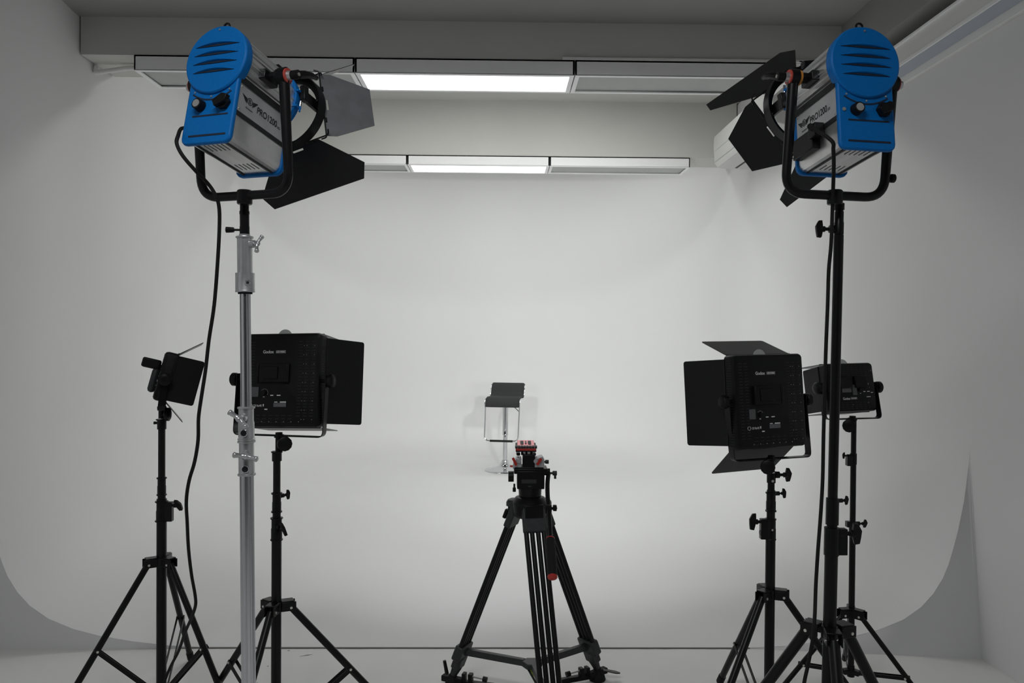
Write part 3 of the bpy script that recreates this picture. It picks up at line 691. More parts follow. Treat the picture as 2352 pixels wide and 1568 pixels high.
def fresnel(label, pos, yaw, pitch, roll, base, phi, angs, pivot_v, pivot_w, jack, side_word, lever):
    hwk = 0.137; r, u, f = axes(yaw, pitch, roll); bl = Vector(base)
    t = thing('fresnel_lamp', label, 'studio lamp', base, 'blue and silver fresnel lamps')
    B = frame(Vector(pos) - bl, r, f, u)
    # ---- housing
    bm = NB(); hw = 0.0690; zb = -LVB + 0.010
    out = key_outline(hw, zb, 0.083, 44)
    o2 = []
    for i, p in enumerate(out[:45]):
        rr = math.hypot(*p); k_ = 1.0 if (i // 2) % 2 == 0 else 0.965
        o2.append((p[0] * k_, p[1] * k_))
    prismY(bm, o2 + out[45:], 0.010, LL); hs = obj('housing', bm, 'alu', t, B, sharp=20)
    # top ribs running lengthwise
    bm = NB()
    for s in (-1, 1):
        for i, a in enumerate((12, 26, 40, 54, 68, 82)):
            a = radians(a); c_ = Vector((s * 0.0835 * cos(a), LL / 2, 0.0835 * sin(a))); m4 = frame(c_, (s * cos(a), 0, sin(a)), (0, 1, 0), Vector((s * cos(a), 0, sin(a))).cross(Vector((0, 1, 0))))
            box(bm, (0, 0, 0), (0.006, LL - 0.02, 0.004), m4)
        # flat shoulders beside the tunnel
        box(bm, (s * 0.0750, LL / 2 + 0.004, -0.022), (0.012, LL - 0.012, 0.034))
        box(bm, (s * 0.0790, LL / 2 + 0.004, -0.006), (0.010, LL - 0.012, 0.004)); box(bm, (s * 0.0815, LL / 2 + 0.004, -0.024), (0.004, LL - 0.012, 0.003))
    obj('cooling_ribs', bm, 'alub', hs)
    # dark channels along both sides
    bm = NB()
    for s in (-1, 1):
        box(bm, (s * 0.0725, LL / 2 + 0.006, -0.0525), (0.006, LL - 0.010, 0.0165)); box(bm, (s * 0.0705, LL / 2 + 0.006, -0.1385), (0.004, LL - 0.010, 0.0095))
        box(bm, (s * 0.0450, LL / 2 + 0.006, zb - 0.0005), (0.006, LL - 0.010, 0.004))
    obj('side_channel', bm, 'ink', hs)
    # printed side plates
    for s in (-1, 1):
        bm = NB(); box(bm, (s * 0.0705, LL / 2 + 0.004, -0.0965), (0.003, LL - 0.014, 0.0715)); pl = obj('label_plate', bm, 'plate', hs)
        bm = NB()
        for y in (0.018, LL - 0.008):
            for z in (-0.068, -0.126): cyl(bm, (s * 0.0715, y, z), (s * 0.0738, y, z), 0.0028, 0.002, 10)
        obj('screw', bm, 'screw', pl)
        X0 = s * 0.0722; xd = (0, s, 0)
        def Tm(yy, zz): return frame((X0, yy, zz), xd, (0, 0, 1), Vector(xd).cross(Vector((0, 0, 1))))
        ys_ = (lambda v: v) if s > 0 else (lambda v: LL + 0.012 - v)
        text('model_lettering', 'PRO1200', 0.082, 'ink', pl, Tm(ys_(0.083), -0.106), 0.0175)
        text('small_lettering', 'LED', 0.012, 'ink', pl, Tm(ys_(0.1675), -0.106), 0.0062)
        text('maker_lettering', 'Boltzen', 0.026, 'ink', pl, Tm(ys_(0.041), -0.1135), 0.004)
        bm = NB(); m4 = Tm(ys_(0.053), -0.0915)
        sheet(bm, circ(0.0095, 28), 0.0008, m4, [circ(0.0078, 28)])
        for w in (-1, 1):
            for q_ in range(4):
                sheet(bm, [(w * 0.0105, 0.004 - 0.0036 * q_), (w * (0.030 - 0.0035 * q_), 0.0085 - 0.0036 * q_), (w * (0.029 - 0.0035 * q_), 0.0058 - 0.0036 * q_), (w * 0.0105, 0.0012 - 0.0036 * q_)], 0.0008, m4)
        em = obj('emblem', bm, 'ink', pl)
        text('emblem_letter', 'B', 0.0085, 'ink', em, Tm(ys_(0.053) - s * 0.0042, -0.0968), 0.0105)
    # bottom vents
    bm = NB()
    for y0 in (0.045, LL - 0.045):
        for i in range(5): box(bm, (-0.026 + 0.013 * i, y0, zb - 0.0006), (0.0014, 0.034, 0.002))
    obj('vent_slots', bm, 'ink', hs)
    bm = NB(); box(bm, (0, LL / 2, zb - 0.0002), (0.074, LL - 0.02, 0.001)); obj('bottom_plate', bm, 'alub', hs)
    # ---- blue rear cover
    bm = NB(); prismY(bm, key_outline(LW / 2, -LVB, LW / 2 + 0.004, 24, 0.017), -0.0005, 0.013); bc = obj('rear_cover', bm, 'blue', t, B, bevel=0.004, sharp=30)
    bm = NB(); lathe(bm, (0, 0.018, 0), (0, -1, 0), [(0, LR - 0.001), (0.002, LR), (0.022, LR), (0.0245, LR - 0.0015), (0.026, LR - 0.004)], 72); cp = obj('round_cap', bm, 'blue', bc, sharp=30)
    bm = NB(); bm2 = NB()
    for i in range(4):
        zc = 0.036 - 0.0235 * i; wl = 0.066 - 0.004 * (i == 3); k_ = 9
        sl = [(-wl + 2 * wl * j / (2 * k_), zc + 0.0032 * sin(pi * j / (2 * k_)) ) for j in range(2 * k_ + 1)]
        lo = [(wl - 2 * wl * j / (2 * k_), zc - 0.0012 * sin(pi * j / (2 * k_))) for j in range(1, 2 * k_)]
        prismY(bm, sl + lo, -0.0098, -0.0075)
        # raised hood over each slot
        hd = []
        for j in range(2 * k_ + 1):
            x = -wl + 2 * wl * j / (2 * k_); s_ = sin(pi * j / (2 * k_)); hd.append([(x, -0.0078, zc + 0.0155 * s_ ** .7), (x, -0.0078 - 0.0065 * s_ ** .6, zc + 0.0060 * s_), (x, -0.0078, zc + 0.0040 * s_)])
        V = [[bm2.verts.new(p) for p in row] for row in hd]
        for a, b in zip(V, V[1:]):
            for j in range(2): bm2.faces.new((a[j], b[j], b[j + 1], a[j + 1]))
    obj('vent_slots', bm, 'groove', cp); obj('vent_hood', bm2, 'blue', cp, sharp=60)
    bm = NB(); arc = []
    for rr, rng in ((0.1075, range(-34, 35, 4)), (0.1035, range(34, -35, -4))):
        for a in rng: arc.append((rr * sin(radians(a)) * 0.98, -rr * cos(radians(a))))
    prismY(bm, arc, -0.0012, 0.001)
    prismY(bm, rrect(0.108, 0.0042, 0.002, 3, 0.004, -0.1475), -0.0012, 0.001); prismY(bm, rrect(0.112, 0.0050, 0.002, 3, 0.004, -0.2000), -0.0012, 0.001)
    obj('pressed_groove', bm, 'groove', bc)
    bm = NB()
    for x, z in ((0.0, -0.0975), (-0.052, -0.083), (0.052, -0.083)): cyl(bm, (x, -0.0025, z), (x, 0.001, z), 0.0024, n=10)
    cyl(bm, (0, -0.0105, 0.079), (0, -0.006, 0.079), 0.0026, n=10); obj('screw', bm, 'screw', bc)
    # controls
    bm = NB(); cyl(bm, (-0.028, 0, -0.1215), (-0.028, -0.018, -0.1215), 0.0155, 0.0135, 24); dk = obj('dimmer_knob', bm, 'black', bc)
    bm = NB(); cyl(bm, (-0.028, -0.0175, -0.1215), (-0.028, -0.0195, -0.1215), 0.0098, n=24); obj('knob_face', bm, 'alu', dk)
    bm = NB(); cyl(bm, (0.043, 0, -0.119), (0.043, -0.012, -0.119), 0.0195, n=6)
    m4 = frame((0.043, -0.016, -0.119), (cos(.5), 0, sin(.5)), (-sin(.5), 0, cos(.5)), (0, -1, 0)); sheet(bm, [(-0.019, -0.009), (0.012, -0.012), (0.025, 0), (0.012, 0.012), (-0.019, 0.009)], 0.014, m4); obj('selector_knob', bm, 'black', bc, bevel=0.0015)
    if jack:
        bm = NB(); cyl(bm, (-0.060, 0.0, -0.122), (-0.060, -0.003, -0.122), 0.0045, n=14); obj('socket', bm, 'screw', bc)
    # ring on top
    bm = NB(); tube(bm, [(0.0085 * cos(2 * pi * i / 16), 0.012, LR + 0.0095 + 0.0085 * sin(2 * pi * i / 16)) for i in range(16)], 0.0028, 8, True); cyl(bm, (0, 0.012, LR - 0.004), (0, 0.012, LR + 0.003), 0.004, n=10); obj('hanging_ring', bm, 'blackm', t, B)
    # ---- blue front frame and lens barrel
    bm = NB(); prismY(bm, key_outline(0.0735, -LVB + 0.003, 0.0885, 36, 0.020), LL, LL + 0.014); ff = obj('front_frame', bm, 'blue', t, B, bevel=0.003)
    bm = NB(); lathe(bm, (0, LL + 0.014, 0), (0, 1, 0), [(0, 0.086), (0.010, 0.086), (0.012, 0.084), (0.012, 0.070), (0.006, 0.070)], 48); obj('lens_barrel', bm, 'blue', ff)
    for s in (-1, 1):
        bm = NB()
        for z in (-0.022, 0.022):
            box(bm, (s * 0.088, LL + 0.010, z), (0.012, 0.022, 0.005))
        cyl(bm, (s * 0.0935, LL + 0.016, -0.034), (s * 0.0935, LL + 0.016, 0.034), 0.0028, n=10)
        obj('hinge', bm, 'blue', ff)
    for s in (-1, 1):
        bm = NB(); cyl(bm, (s * 0.0935, LL + 0.016, -0.018), (s * 0.0935, LL + 0.016, 0.018), 0.0034, n=12); cyl(bm, (s * 0.0935, LL + 0.016, 0.026), (s * 0.0935, LL + 0.016, 0.036), 0.0034, n=10)
        obj('hinge_pin', bm, 'chrome', ff)
    bm = NB(); lathe(bm, (0, LL + 0.008, 0), (0, 1, 0), [(0, 0.072), (0.006, 0.072), (0.008, 0.066), (0.006, 0.064), (0.010, 0.054), (0.008, 0.050), (0.012, 0.036), (0.010, 0.032), (0.014, 0.010), (0.014, 0.001)], 48); obj('fresnel_lens', bm, 'lens', ff)
    sl_ = bpy.data.lights.new('fresnel_light', 'SPOT'); sl_.energy = 265.0; sl_.spot_size = radians(58); sl_.spot_blend = 1.0; sl_.shadow_soft_size = 0.075; sl_.color = (0.985, 1.0, 0.965)
    so_ = bpy.data.objects.new('fresnel_light', sl_); C.objects.link(so_); so_.parent = ff; so_.matrix_local = frame((0, LL + 0.028, 0), (1, 0, 0), (0, 0, -1), (0, -1, 0))
    # ---- barndoors: ring, brackets and four leaves, turned by phi about the beam
    v0, wf, hsf = 0.0105, 0.3186, 0.1004
    bm = NB(); mR = frame((0, 0.3040, v0), (1, 0, 0), (0, 0, 1), (0, -1, 0)); sheet(bm, circ(0.111, 64), 0.007, mR, [circ(0.0905, 64)])
    n_ = 64; a_in = []
    for y, rr in ((0.3075, 0.111), (0.294, 0.1105)): pass
    lathe_pts = [(-0.020, 0.1125), (0.013, 0.1125), (0.013, 0.1095), (-0.020, 0.1095)]
    o_ = Vector((0, 0.297, v0)); xx, yy, zz = basis((0, 1, 0)); rg = [[bm.verts.new(o_ + zz * h + (xx * cos(2 * pi * i / 64) + yy * sin(2 * pi * i / 64)) * rr) for i in range(64)] for h, rr in lathe_pts]
    for a, b in zip(rg, rg[1:] + rg[:1]):
        for i in range(64): bm.faces.new((a[i], a[(i + 1) % 64], b[(i + 1) % 64], b[i]))
    bd = obj('barndoor_ring', bm, 'blackm', t, B, sharp=30)
    for k_ in range(4):
        bm = NB(); a = radians(8 + 90 * k_); d = Vector((cos(a), 0, sin(a))); n = Vector((-sin(a), 0, cos(a)))
        m4 = frame(Vector((0, 0.262, v0 * .6)) + d * 0.093, d, (0, 1, 0), d.cross(Vector((0, 1, 0)))); box(bm, (0, 0, 0), (0.012, 0.080, 0.030), m4); box(bm, (0.006, -0.036, 0), (0.016, 0.020, 0.044), m4); box(bm, (0.008, 0.03, 0.012), (0.006, 0.02, 0.010), m4)
        obj('ring_bracket', bm, 'blackm', bd, bevel=0.002)
    bm = NB()
    for k_ in range(4):
        a = phi + k_ * pi / 2; o = Vector((cos(a), 0, sin(a))); tt = Vector((-sin(a), 0, cos(a))); c_ = o * hsf + Vector((0, wf - 0.004, v0))
        pp = [c_ - tt * 0.112 - o * 0.012 - Vector((0, 0.008, 0)), c_ - tt * 0.107, c_ + tt * 0.107, c_ + tt * 0.112 - o * 0.012 - Vector((0, 0.008, 0))]
        tube(bm, round_path(pp, 0.006, 4), 0.0022, 8)
    obj('hinge_wire', bm, 'blackm', bd)
    for k_, an in enumerate(angs):
        a = phi + k_ * pi / 2; o = Vector((cos(a), 0, sin(a))); tt = Vector((-sin(a), 0, cos(a))); dv = o * sin(an) + Vector((0, 1, 0)) * cos(an)
        m4 = frame(o * hsf + Vector((0, wf, v0)), tt, dv, tt.cross(dv))
        if k_ % 2 == 0: hf = [(0.1003, 0.0), (0.1003, 0.0286), (0.0602, 0.1385)]
        else: hf = [(0.0718, 0.0), (0.1712, 0.1009), (0.1701, 0.1428)]
        if k_ % 2: hf[2] = (0.150, 0.1428)
        ol = hf + [(-x, y) for x, y in reversed(hf)]
        bm = NB(); sheet(bm, ol, 0.0016, m4, [rrect(0.034, 0.0055, 0.001, 2, 0, 0.0105)])
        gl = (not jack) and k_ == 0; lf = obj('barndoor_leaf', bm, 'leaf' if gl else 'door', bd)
        if gl: lf['label'] = 'barndoor leaf painted lighter, as if lit'
        bm = NB()
        for x in (-0.05, 0.05): cyl(bm, m4 @ Vector((x - 0.007, 0.001, 0.0)), m4 @ Vector((x + 0.007, 0.001, 0.0)), 0.0042, n=10)
        obj('hinge_clip', bm, 'blackm', lf)
    # ---- clamps where the yoke grips the housing
    pv = Vector((0, pivot_w, pivot_v)); W_ = lambda p: B @ Vector(p)
    for s in (-1, 1):
        bm = NB(); box(bm, (s * 0.090, pivot_w, pivot_v - 0.002), (0.022, 0.056, 0.026)); box(bm, (s * 0.098, pivot_w + 0.022, pivot_v + 0.010), (0.030, 0.014, 0.016))
        cyl(bm, (s * 0.096, pivot_w, pivot_v), (s * 0.128, pivot_w, pivot_v), 0.014, n=20); cb = obj('pivot_block', bm, 'blackm', t, B, bevel=0.002)
        bm = NB(); cyl(bm, (s * (hwk + 0.008), pivot_w, pivot_v), (s * (hwk + 0.014), pivot_w, pivot_v), 0.0185, n=24); obj('friction_disc', bm, 'redw', cb)
        bm = NB(); cyl(bm, (s * (hwk - 0.018), pivot_w, pivot_v), (s * (hwk - 0.012), pivot_w, pivot_v), 0.0185, n=24); obj('inner_disc', bm, 'orangew' if jack else 'rubber', cb)
        if s == lever or s == -lever:
            hh = (s == lever)
            bm = NB(); cyl(bm, (s * (hwk + 0.013), pivot_w, pivot_v), (s * (hwk + 0.026), pivot_w, pivot_v), 0.0125, 0.0105, 18); nut = obj('clamp_nut', bm, 'cast', cb)
            if hh:
                bm = NB(); b0 = Vector((s * (hwk + 0.030), pivot_w, pivot_v)); tip = Vector((s * (hwk + 0.045), pivot_w + 0.072, pivot_v + 0.030))
                cyl(bm, (s * (hwk + 0.024), pivot_w, pivot_v), (s * (hwk + 0.044), pivot_w, pivot_v), 0.0115, n=16); tube(bm, smooth_path([b0, (b0 + tip) / 2 + Vector((s * 0.006, 0, 0.004)), tip], 5), [0.010] * 5 + [0.0085] * 3 + [0.0065] * 3, 10); lv = obj('clamp_lever', bm, 'black', cb)
                bm = NB(); cyl(bm, (s * (hwk + 0.043), pivot_w, pivot_v), (s * (hwk + 0.046), pivot_w, pivot_v), 0.0045, n=12); obj('screw', bm, 'screw', lv)
    # ---- yoke
    cpv = W_(pv); rh = r.copy(); R_, L_ = cpv + rh * hwk, cpv - rh * hwk
    path = round_path([R_ + Vector((0, 0, 0.0)), Vector((0, 0, 0.0)) + rh * hwk * 1.0, -rh * hwk * 1.0, L_], 0.055, 9)
    n_ = len(path); rad = [0.0118] * n_; rad[0] = rad[-1] = 0.014
    bm = NB(); tube(bm, path, rad, 16)
    for p in (R_, L_): cyl(bm, p - rh * 0.010, p + rh * 0.010, 0.0215, n=24)
    yk = obj('yoke', bm, 'blackm', t, sharp=50)
    bm = NB(); lathe(bm, (0, 0, -0.023), (0, 0, 1), [(0, 0.0175), (0.003, 0.0195), (0.034, 0.0195), (0.037, 0.0165)], 28); obj('yoke_socket', bm, 'blackm', yk)
    if jack:
        bm = NB(); p = Vector((0, 0, 0.052)) + rh * hwk; cyl(bm, p, p + rh * 0.022, 0.0035, n=10); lathe(bm, p + rh * 0.018, rh, [(0, 0.009), (0.002, 0.0115), (0.010, 0.0115), (0.012, 0.009)], 16); obj('yoke_knob', bm, 'black', yk)
    # ---- power inlet on the left flank, low at the front
    bm = NB(); box(bm, (-0.080, LL - 0.060, -0.160), (0.022, 0.100, 0.052)); pi_ = obj('power_box', bm, 'black', hs, bevel=0.002)
    bm = NB(); box(bm, (-0.086, LL - 0.122, -0.146), (0.026, 0.034, 0.034)); cyl(bm, (-0.098, LL - 0.128, -0.140), (-0.112, LL - 0.136, -0.140), 0.010, 0.007, 14); pg = obj('power_plug', bm, 'black', pi_, bevel=0.002)
    bm = NB()
    for y, z in ((LL - 0.012, -0.139), (LL - 0.014, -0.176), (LL - 0.120, -0.134)): cyl(bm, (-0.090, y, z), (-0.1005 if y < LL - .1 else -0.0925, y, z), 0.0026, n=10)
    obj('screw', bm, 'screw', pi_)
    return t, B, bl

pL = (-0.70521, 1.99899, 2.00471); pR = (0.89221, 1.9539, 2.00246)
bL = at(562, 449, 2.075); bR = at(1917.5, 449, 2.045)
tL, BL, blL = fresnel('blue and silver fresnel lamp on the chrome stand at the left, angled to the right', pL, radians(20.82), radians(12.37), 0.0, bL, 0.2647,
              (0.870, 0.599, 0.6, 0.865), -0.0105, 0.0848, False, 'left', 1)
tR, BR, blR = fresnel('blue and silver fresnel lamp on the tall black stand at the right', pR, radians(-7.62), radians(7.35), radians(-0.84), bR, 0.6441,
              (0.6, 0.586, 0.381, 0.822), -0.0040, 0.0928, True, 'right', -1)

# ------------------------------------------------------------------ power cables
plug = lambda B, bl: bl + B @ Vector((-0.113, LL - 0.137, -0.140))
p0 = plug(BL, blL)
pts = [p0, p0 + Vector((-0.018, -0.02, -0.004))]
for px, py, y in ((409, 312, 1.97), (406, 330, 1.955), (420, 358, 1.95), (450, 393, 1.97), (478, 422, 2.02), (495, 448, 2.03), (503, 475, 2.04), (504, 520, 2.05), (500, 600, 2.06), (492, 700, 2.08), (480, 780, 2.09), (472, 850, 2.1), (462, 915, 2.1), (456, 960, 2.11),
                  (455, 1010, 2.12), (447, 1060, 2.13), (434, 1105, 2.15), (428, 1150, 2.17), (430, 1200, 2.2), (433, 1260, 2.24), (440, 1320, 2.29), (448, 1365, 2.34), (449, 1390, 2.37), (440, 1418, 2.42), (425, 1452, 2.5), (410, 1495, 2.6), (392, 1530, 2.66), (378, 1565, 2.68), (368, 1610, 2.68), (352, 1650, 2.69)):
    pts.append(at(px, py, y))
pts += [Vector((pts[-1].x - 0.03, pts[-1].y - 0.02, 0.006)), Vector((pts[-1].x - 0.18, pts[-1].y - 0.08, 0.006)), Vector((pts[-1].x - 0.35, pts[-1].y - 0.35, 0.006))]
bm = NB(); tube(bm, smooth_path(pts, 5), 0.0047, 10); tag(obj('power_cable', bm, 'rubber'), 'black power cable hanging from the left fresnel lamp down to the leftmost stand', 'cable', 'black lamp cables')
p0 = plug(BR, blR)
pts = [p0]
for px, py, y in ((1909, 322, 1.93), (1914, 345, 1.94), (1915, 380, 1.97), (1914, 420, 2.01), (1913, 450, 2.03), (1912, 480, 2.045), (1909, 560, 2.05), (1903.5, 620, 2.06), (1901, 700, 2.06), (1897, 800, 2.06), (1894, 900, 2.06), (1891.5, 1000, 2.06),
                  (1889.5, 1100, 2.06), (1885, 1180, 2.05), (1879, 1260, 2.04), (1874, 1340, 2.04), (1872, 1400, 2.02), (1869, 1450, 2.0), (1863, 1490, 2.0), (1855, 1530, 2.0), (1847, 1568, 2.0), (1835, 1640, 2.0), (1820, 1740, 2.0), (1800, 1860, 2.02)):
    pts.append(at(px, py, y))
pts += [Vector((pts[-1].x - 0.02, pts[-1].y, 0.03)), Vector((pts[-1].x - 0.08, pts[-1].y - 0.06, 0.006)), Vector((pts[-1].x - 0.1, pts[-1].y - 0.4, 0.006))]
bm = NB(); tube(bm, smooth_path(pts, 5), 0.0047, 10); tag(obj('power_cable', bm, 'rubber'), 'black power cable plugged into the right fresnel lamp and running down its black stand', 'cable', 'black lamp cables')

# ================================================================== VIDEO TRIPOD
TX, TY = at(1217, 1180, 2.84).x, 2.84
t = thing('video_tripod', 'black video tripod with a fluid head and red quick-release plate, in the centre foreground', 'tripod', (TX, TY, 0))
S = TY / F_PX
def hz(py): return zat(1217, py, TY)
def hx(px): return at(px, 1100, TY).x - TX
feetW = [at(1040, 1562, 2.98), at(1372, 1553, 3.04), Vector((0.185, 2.47, 0))]
zt = hz(1172)
apx = []
for i, fw in enumerate(feetW):
    fw = Vector((fw.x - TX, fw.y - TY, 0.045)); d = Vector((fw.x, fw.y, 0)).normalized(); n = Vector((-d.y, d.x, 0))
    p0 = d * 0.052 + Vector((0, 0, zt)); e = (fw - p0); L = e.length; e.normalize(); up = n.cross(e)
    m4 = frame(p0, n, up, e)       # local z runs down the leg
    # where the lower casting starts
    Lk = L * 0.86
    bm = NB()
    wds = (-0.0315, -0.0108, 0.0108, 0.0315)
    for j, w in enumerate(wds):
        a = m4 @ Vector((w, 0.0, 0.05)); b = m4 @ Vector((w * 0.98, 0.0, Lk)); cyl(bm, a, b, 0.0088 if j in (0, 3) else 0.0083, n=16)
    lg = obj('leg', bm, 'blackm', t, sharp=50)
    bm = NB(); pr = [(-0.040, -0.01), (-0.041, 0.066), (0.041, 0.066), (0.040, -0.01), (0.030, -0.036), (-0.030, -0.036)]
    sheet(bm, pr, 0.026, frame(p0, n, e, n.cross(e))); obj('leg_casting', bm, 'charcoal', lg, bevel=0.005)
    bm = NB(); box(bm, (0, 0, Lk - 0.010), (0.086, 0.034, 0.060), m4)
    box(bm, (0, 0.004, Lk + 0.034), (0.056, 0.034, 0.050), m4); cyl(bm, m4 @ Vector((0, 0.004, Lk + 0.05)), m4 @ Vector((0, 0, L + 0.01)), 0.020, 0.011, 14); jc = obj('lower_casting', bm, 'charcoal', lg, bevel=0.006)
    # locking knob beside it
    o = m4 @ Vector((0.0, 0.016 if i != 2 else -0.016, Lk + 0.022)); dd = (d * 1.0 + Vector((0, 0, 0.1))).normalized()
    bm = NB(); cyl(bm, o, o + dd * 0.022, 0.006, n=12); box(bm, (0, 0, 0), (0.010, 0.020, 0.040), frame(o + dd * 0.026, dd, n, dd.cross(n))); obj('leg_lock', bm, 'black', jc, bevel=0.003)
    apx.append((p0, e, L, Lk, d, n, fw, lg))
    # upper side lock (visible on the left leg)
    if i == 0:
        o = p0 + e * 0.035 + up * 0.0
        dd = (-e.cross(n)).normalized(); dd = dd if dd.x < 0 else -dd
        bm = NB(); cyl(bm, o, o + dd * 0.030, 0.007, n=12); box(bm, (0, 0, 0), (0.014, 0.020, 0.036), frame(o + dd * 0.032, dd, n, dd.cross(n))); obj('leg_lock', bm, 'black', lg, bevel=0.004)
    # rubber foot block with its strap
    bm = NB(); g = Vector((fw.x, fw.y, 0)); tg = n
    lathe(bm, g + Vector((0, 0, 0.0)), (0, 0, 1), [(0, 0.030), (0.006, 0.032), (0.020, 0.028), (0.034, 0.018), (0.052, 0.013)], 20); box(bm, (0, 0, 0.030), (0.088, 0.026, 0.022), frame(g, d, n, (0, 0, 1))); fo = obj('foot', bm, 'rubber', t, bevel=0.003)
# spreader: centre boss, three square arms from the castings
sc_ = Vector((0.012, 0.02, hz(1528) + 0.0)); sc_.z = 0.062
cen = Vector((at(1222, 1524, 2.86).x - TX, 0.02, zat(1222, 1524, 2.86)))
bm = NB(); sheet(bm, [(0.038 * cos(radians(x)), 0.038 * sin(radians(x))) for x in range(0, 360, 60)], 0.020, Matrix.Translation(cen)); hb = obj('spreader_hub', bm, 'charcoal', t, bevel=0.004)
for (p0, e, L, Lk, d, n, fw, lg) in apx:
    a = p0 + e * (Lk - 0.008); bm = NB(); q0 = cen + Vector((d.x, d.y, 0)) * 0.030; v = (a - q0); l = v.length; v.normalize(); s_ = n; w_ = v.cross(s_)
    box(bm, (l / 2, 0, 0), (l, 0.019, 0.024), frame(q0, v, s_, w_)); cyl(bm, a - n * 0.02, a + n * 0.02, 0.011, n=12); obj('spreader_arm', bm, 'charcoal', t, bevel=0.0015)
# yellow-green tag under the hub, and the floor-level mid spreader
bm = NB(); c0 = cen + Vector((0.006, -0.020, -0.012)); sheet(bm, [(-0.016, 0), (0.018, 0), (0.012, -0.024), (-0.006, -0.024)], 0.004, frame(c0, (1, 0, 0), (0, 0, 1), (0, -1, 0))); obj('bubble_tag', bm, 'lime', hb)
bm = NB(); ribbon(bm, [cen + Vector((-0.016, -0.015, -0.01)), cen + Vector((0.010, -0.06, -0.040)), cen + Vector((0.018, -0.10, -0.052))], (1, 0, 0), 0.008, 0.003); obj('hub_strap', bm, 'charcoal', hb)
# dolly clamps at the two far feet: an arm on the floor with two posts and a screw
for i, sg in ((0, 1), (1, -1)):
    (p0, e, L, Lk, d, n, fw, lg) = apx[i]; g = Vector((fw.x, fw.y, 0)); inn = Vector((-d.x, -d.y * 0.55, 0)).normalized(); sd = Vector((-inn.y, inn.x, 0)); m4 = frame(g + Vector((0, 0, 0.0)), inn, sd, (0, 0, 1))
    bm = NB(); box(bm, (0.075, 0, 0.022), (0.17, 0.022, 0.018), m4); box(bm, (0.045, 0, 0.040), (0.014, 0.026, 0.038), m4); box(bm, (0.070, 0, 0.044), (0.016, 0.024, 0.030), m4)
    ca = obj('foot_clamp', bm, 'black', t, bevel=0.002)
    bm = NB(); cyl(bm, m4 @ Vector((0.06, 0, 0.050)), m4 @ Vector((0.125, 0, 0.044)), 0.0032, n=10); cs = obj('clamp_screw', bm, 'cast', ca)
    bm = NB(); cyl(bm, m4 @ Vector((0.118, 0, 0.045)), m4 @ Vector((0.134, 0, 0.043)), 0.0100, n=14); obj('knob', bm, 'black', cs)
    if i == 1:
        bm = NB(); sheet(bm, [(0, -0.009), (0.05, -0.012), (0.068, -0.004), (0.070, 0.003), (0.05, 0.010), (0, 0.009)], 0.004, frame(g + Vector((0.022, 0, 0.040)), Vector((0.93, 0.1, -0.22)).normalized(), (0, 1, 0), (0.2, 0, 0.97))); obj('foot_strap', bm, 'charcoal', t)
    else:
        bm = NB(); q_ = g + Vector((-0.022, 0, 0.05)); cyl(bm, q_, q_ + Vector((-0.010, 0, 0.050)), 0.0075, 0.006, 12); obj('foot_lever', bm, 'black', t)
# bowl and collar
bm = NB(); lathe(bm, (0, 0, hz(1186)), (0, 0, 1), [(0, 0.050), (0.010, 0.062), (hz(1152) - hz(1186), 0.066), (hz(1141) - hz(1186), 0.052), (hz(1138) - hz(1186), 0.040)], 40)
for (p0, e, L, Lk, d, n, fw, lg) in apx: box(bm, (0, 0, 0), (0.045, 0.066, 0.048), frame(Vector((d.x * 0.05, d.y * 0.05, zt + 0.010)), d, n, (0, 0, 1)))
obj('bowl', bm, 'blackm', t, bevel=0.003)
bm = NB()
for (p0, e, L, Lk, d, n, fw, lg) in apx[:2]:
    lathe(bm, Vector((d.x * 0.066, d.y * 0.04, hz(1163))), (0, 0, 1), [(0, 0.026), (0.012, 0.026), (0.022, 0.020), (0.027, 0.008)], 18)
obj('leg_shoulder', bm, 'charcoal', t)
# ---- fluid head
bm = NB(); z = hz
lathe(bm, (0, 0, z(1141)), (0, 0, 1), [(0, 0.036), (0.004, 0.040), (z(1118) - z(1141), 0.042), (z(1110) - z(1141), 0.044)], 36)
box(bm, (0.001, 0, (z(1118) + z(1077)) / 2), (hx(1246) - hx(1184), 0.085, z(1077) - z(1118)))
box(bm, (0.001, 0, (z(1084) + z(1072)) / 2), (hx(1252) - hx(1176), 0.080, z(1072) - z(1084)))
hd = obj('fluid_head', bm, 'blackm', t, bevel=0.006)
def hp(px, py, dy=0.0): return Vector((hx(px), dy, z(py)))
bm = NB(); cyl(bm, hp(1167.5, 1094), hp(1180, 1094), 0.019, n=24); obj('tilt_drag_dial', bm, 'black', hd)
bm = NB(); cyl(bm, hp(1181, 1107, -0.03), hp(1181, 1118, -0.03), 0.0035, n=10); cyl(bm, hp(1181, 1116, -0.03), hp(1181, 1125, -0.03), 0.0058, n=12); obj('pan_lock', bm, 'black', hd)
bm = NB(); box(bm, hp(1242, 1106, -0.01) , (0.012, 0.05, 0.036)); obj('side_cover', bm, 'charcoal', hd, bevel=0.003)
bm = NB(); box(bm, hp(1214, 1100, -0.0435), (0.052, 0.002, 0.014)); obj('name_badge', bm, 'charcoal', hd)
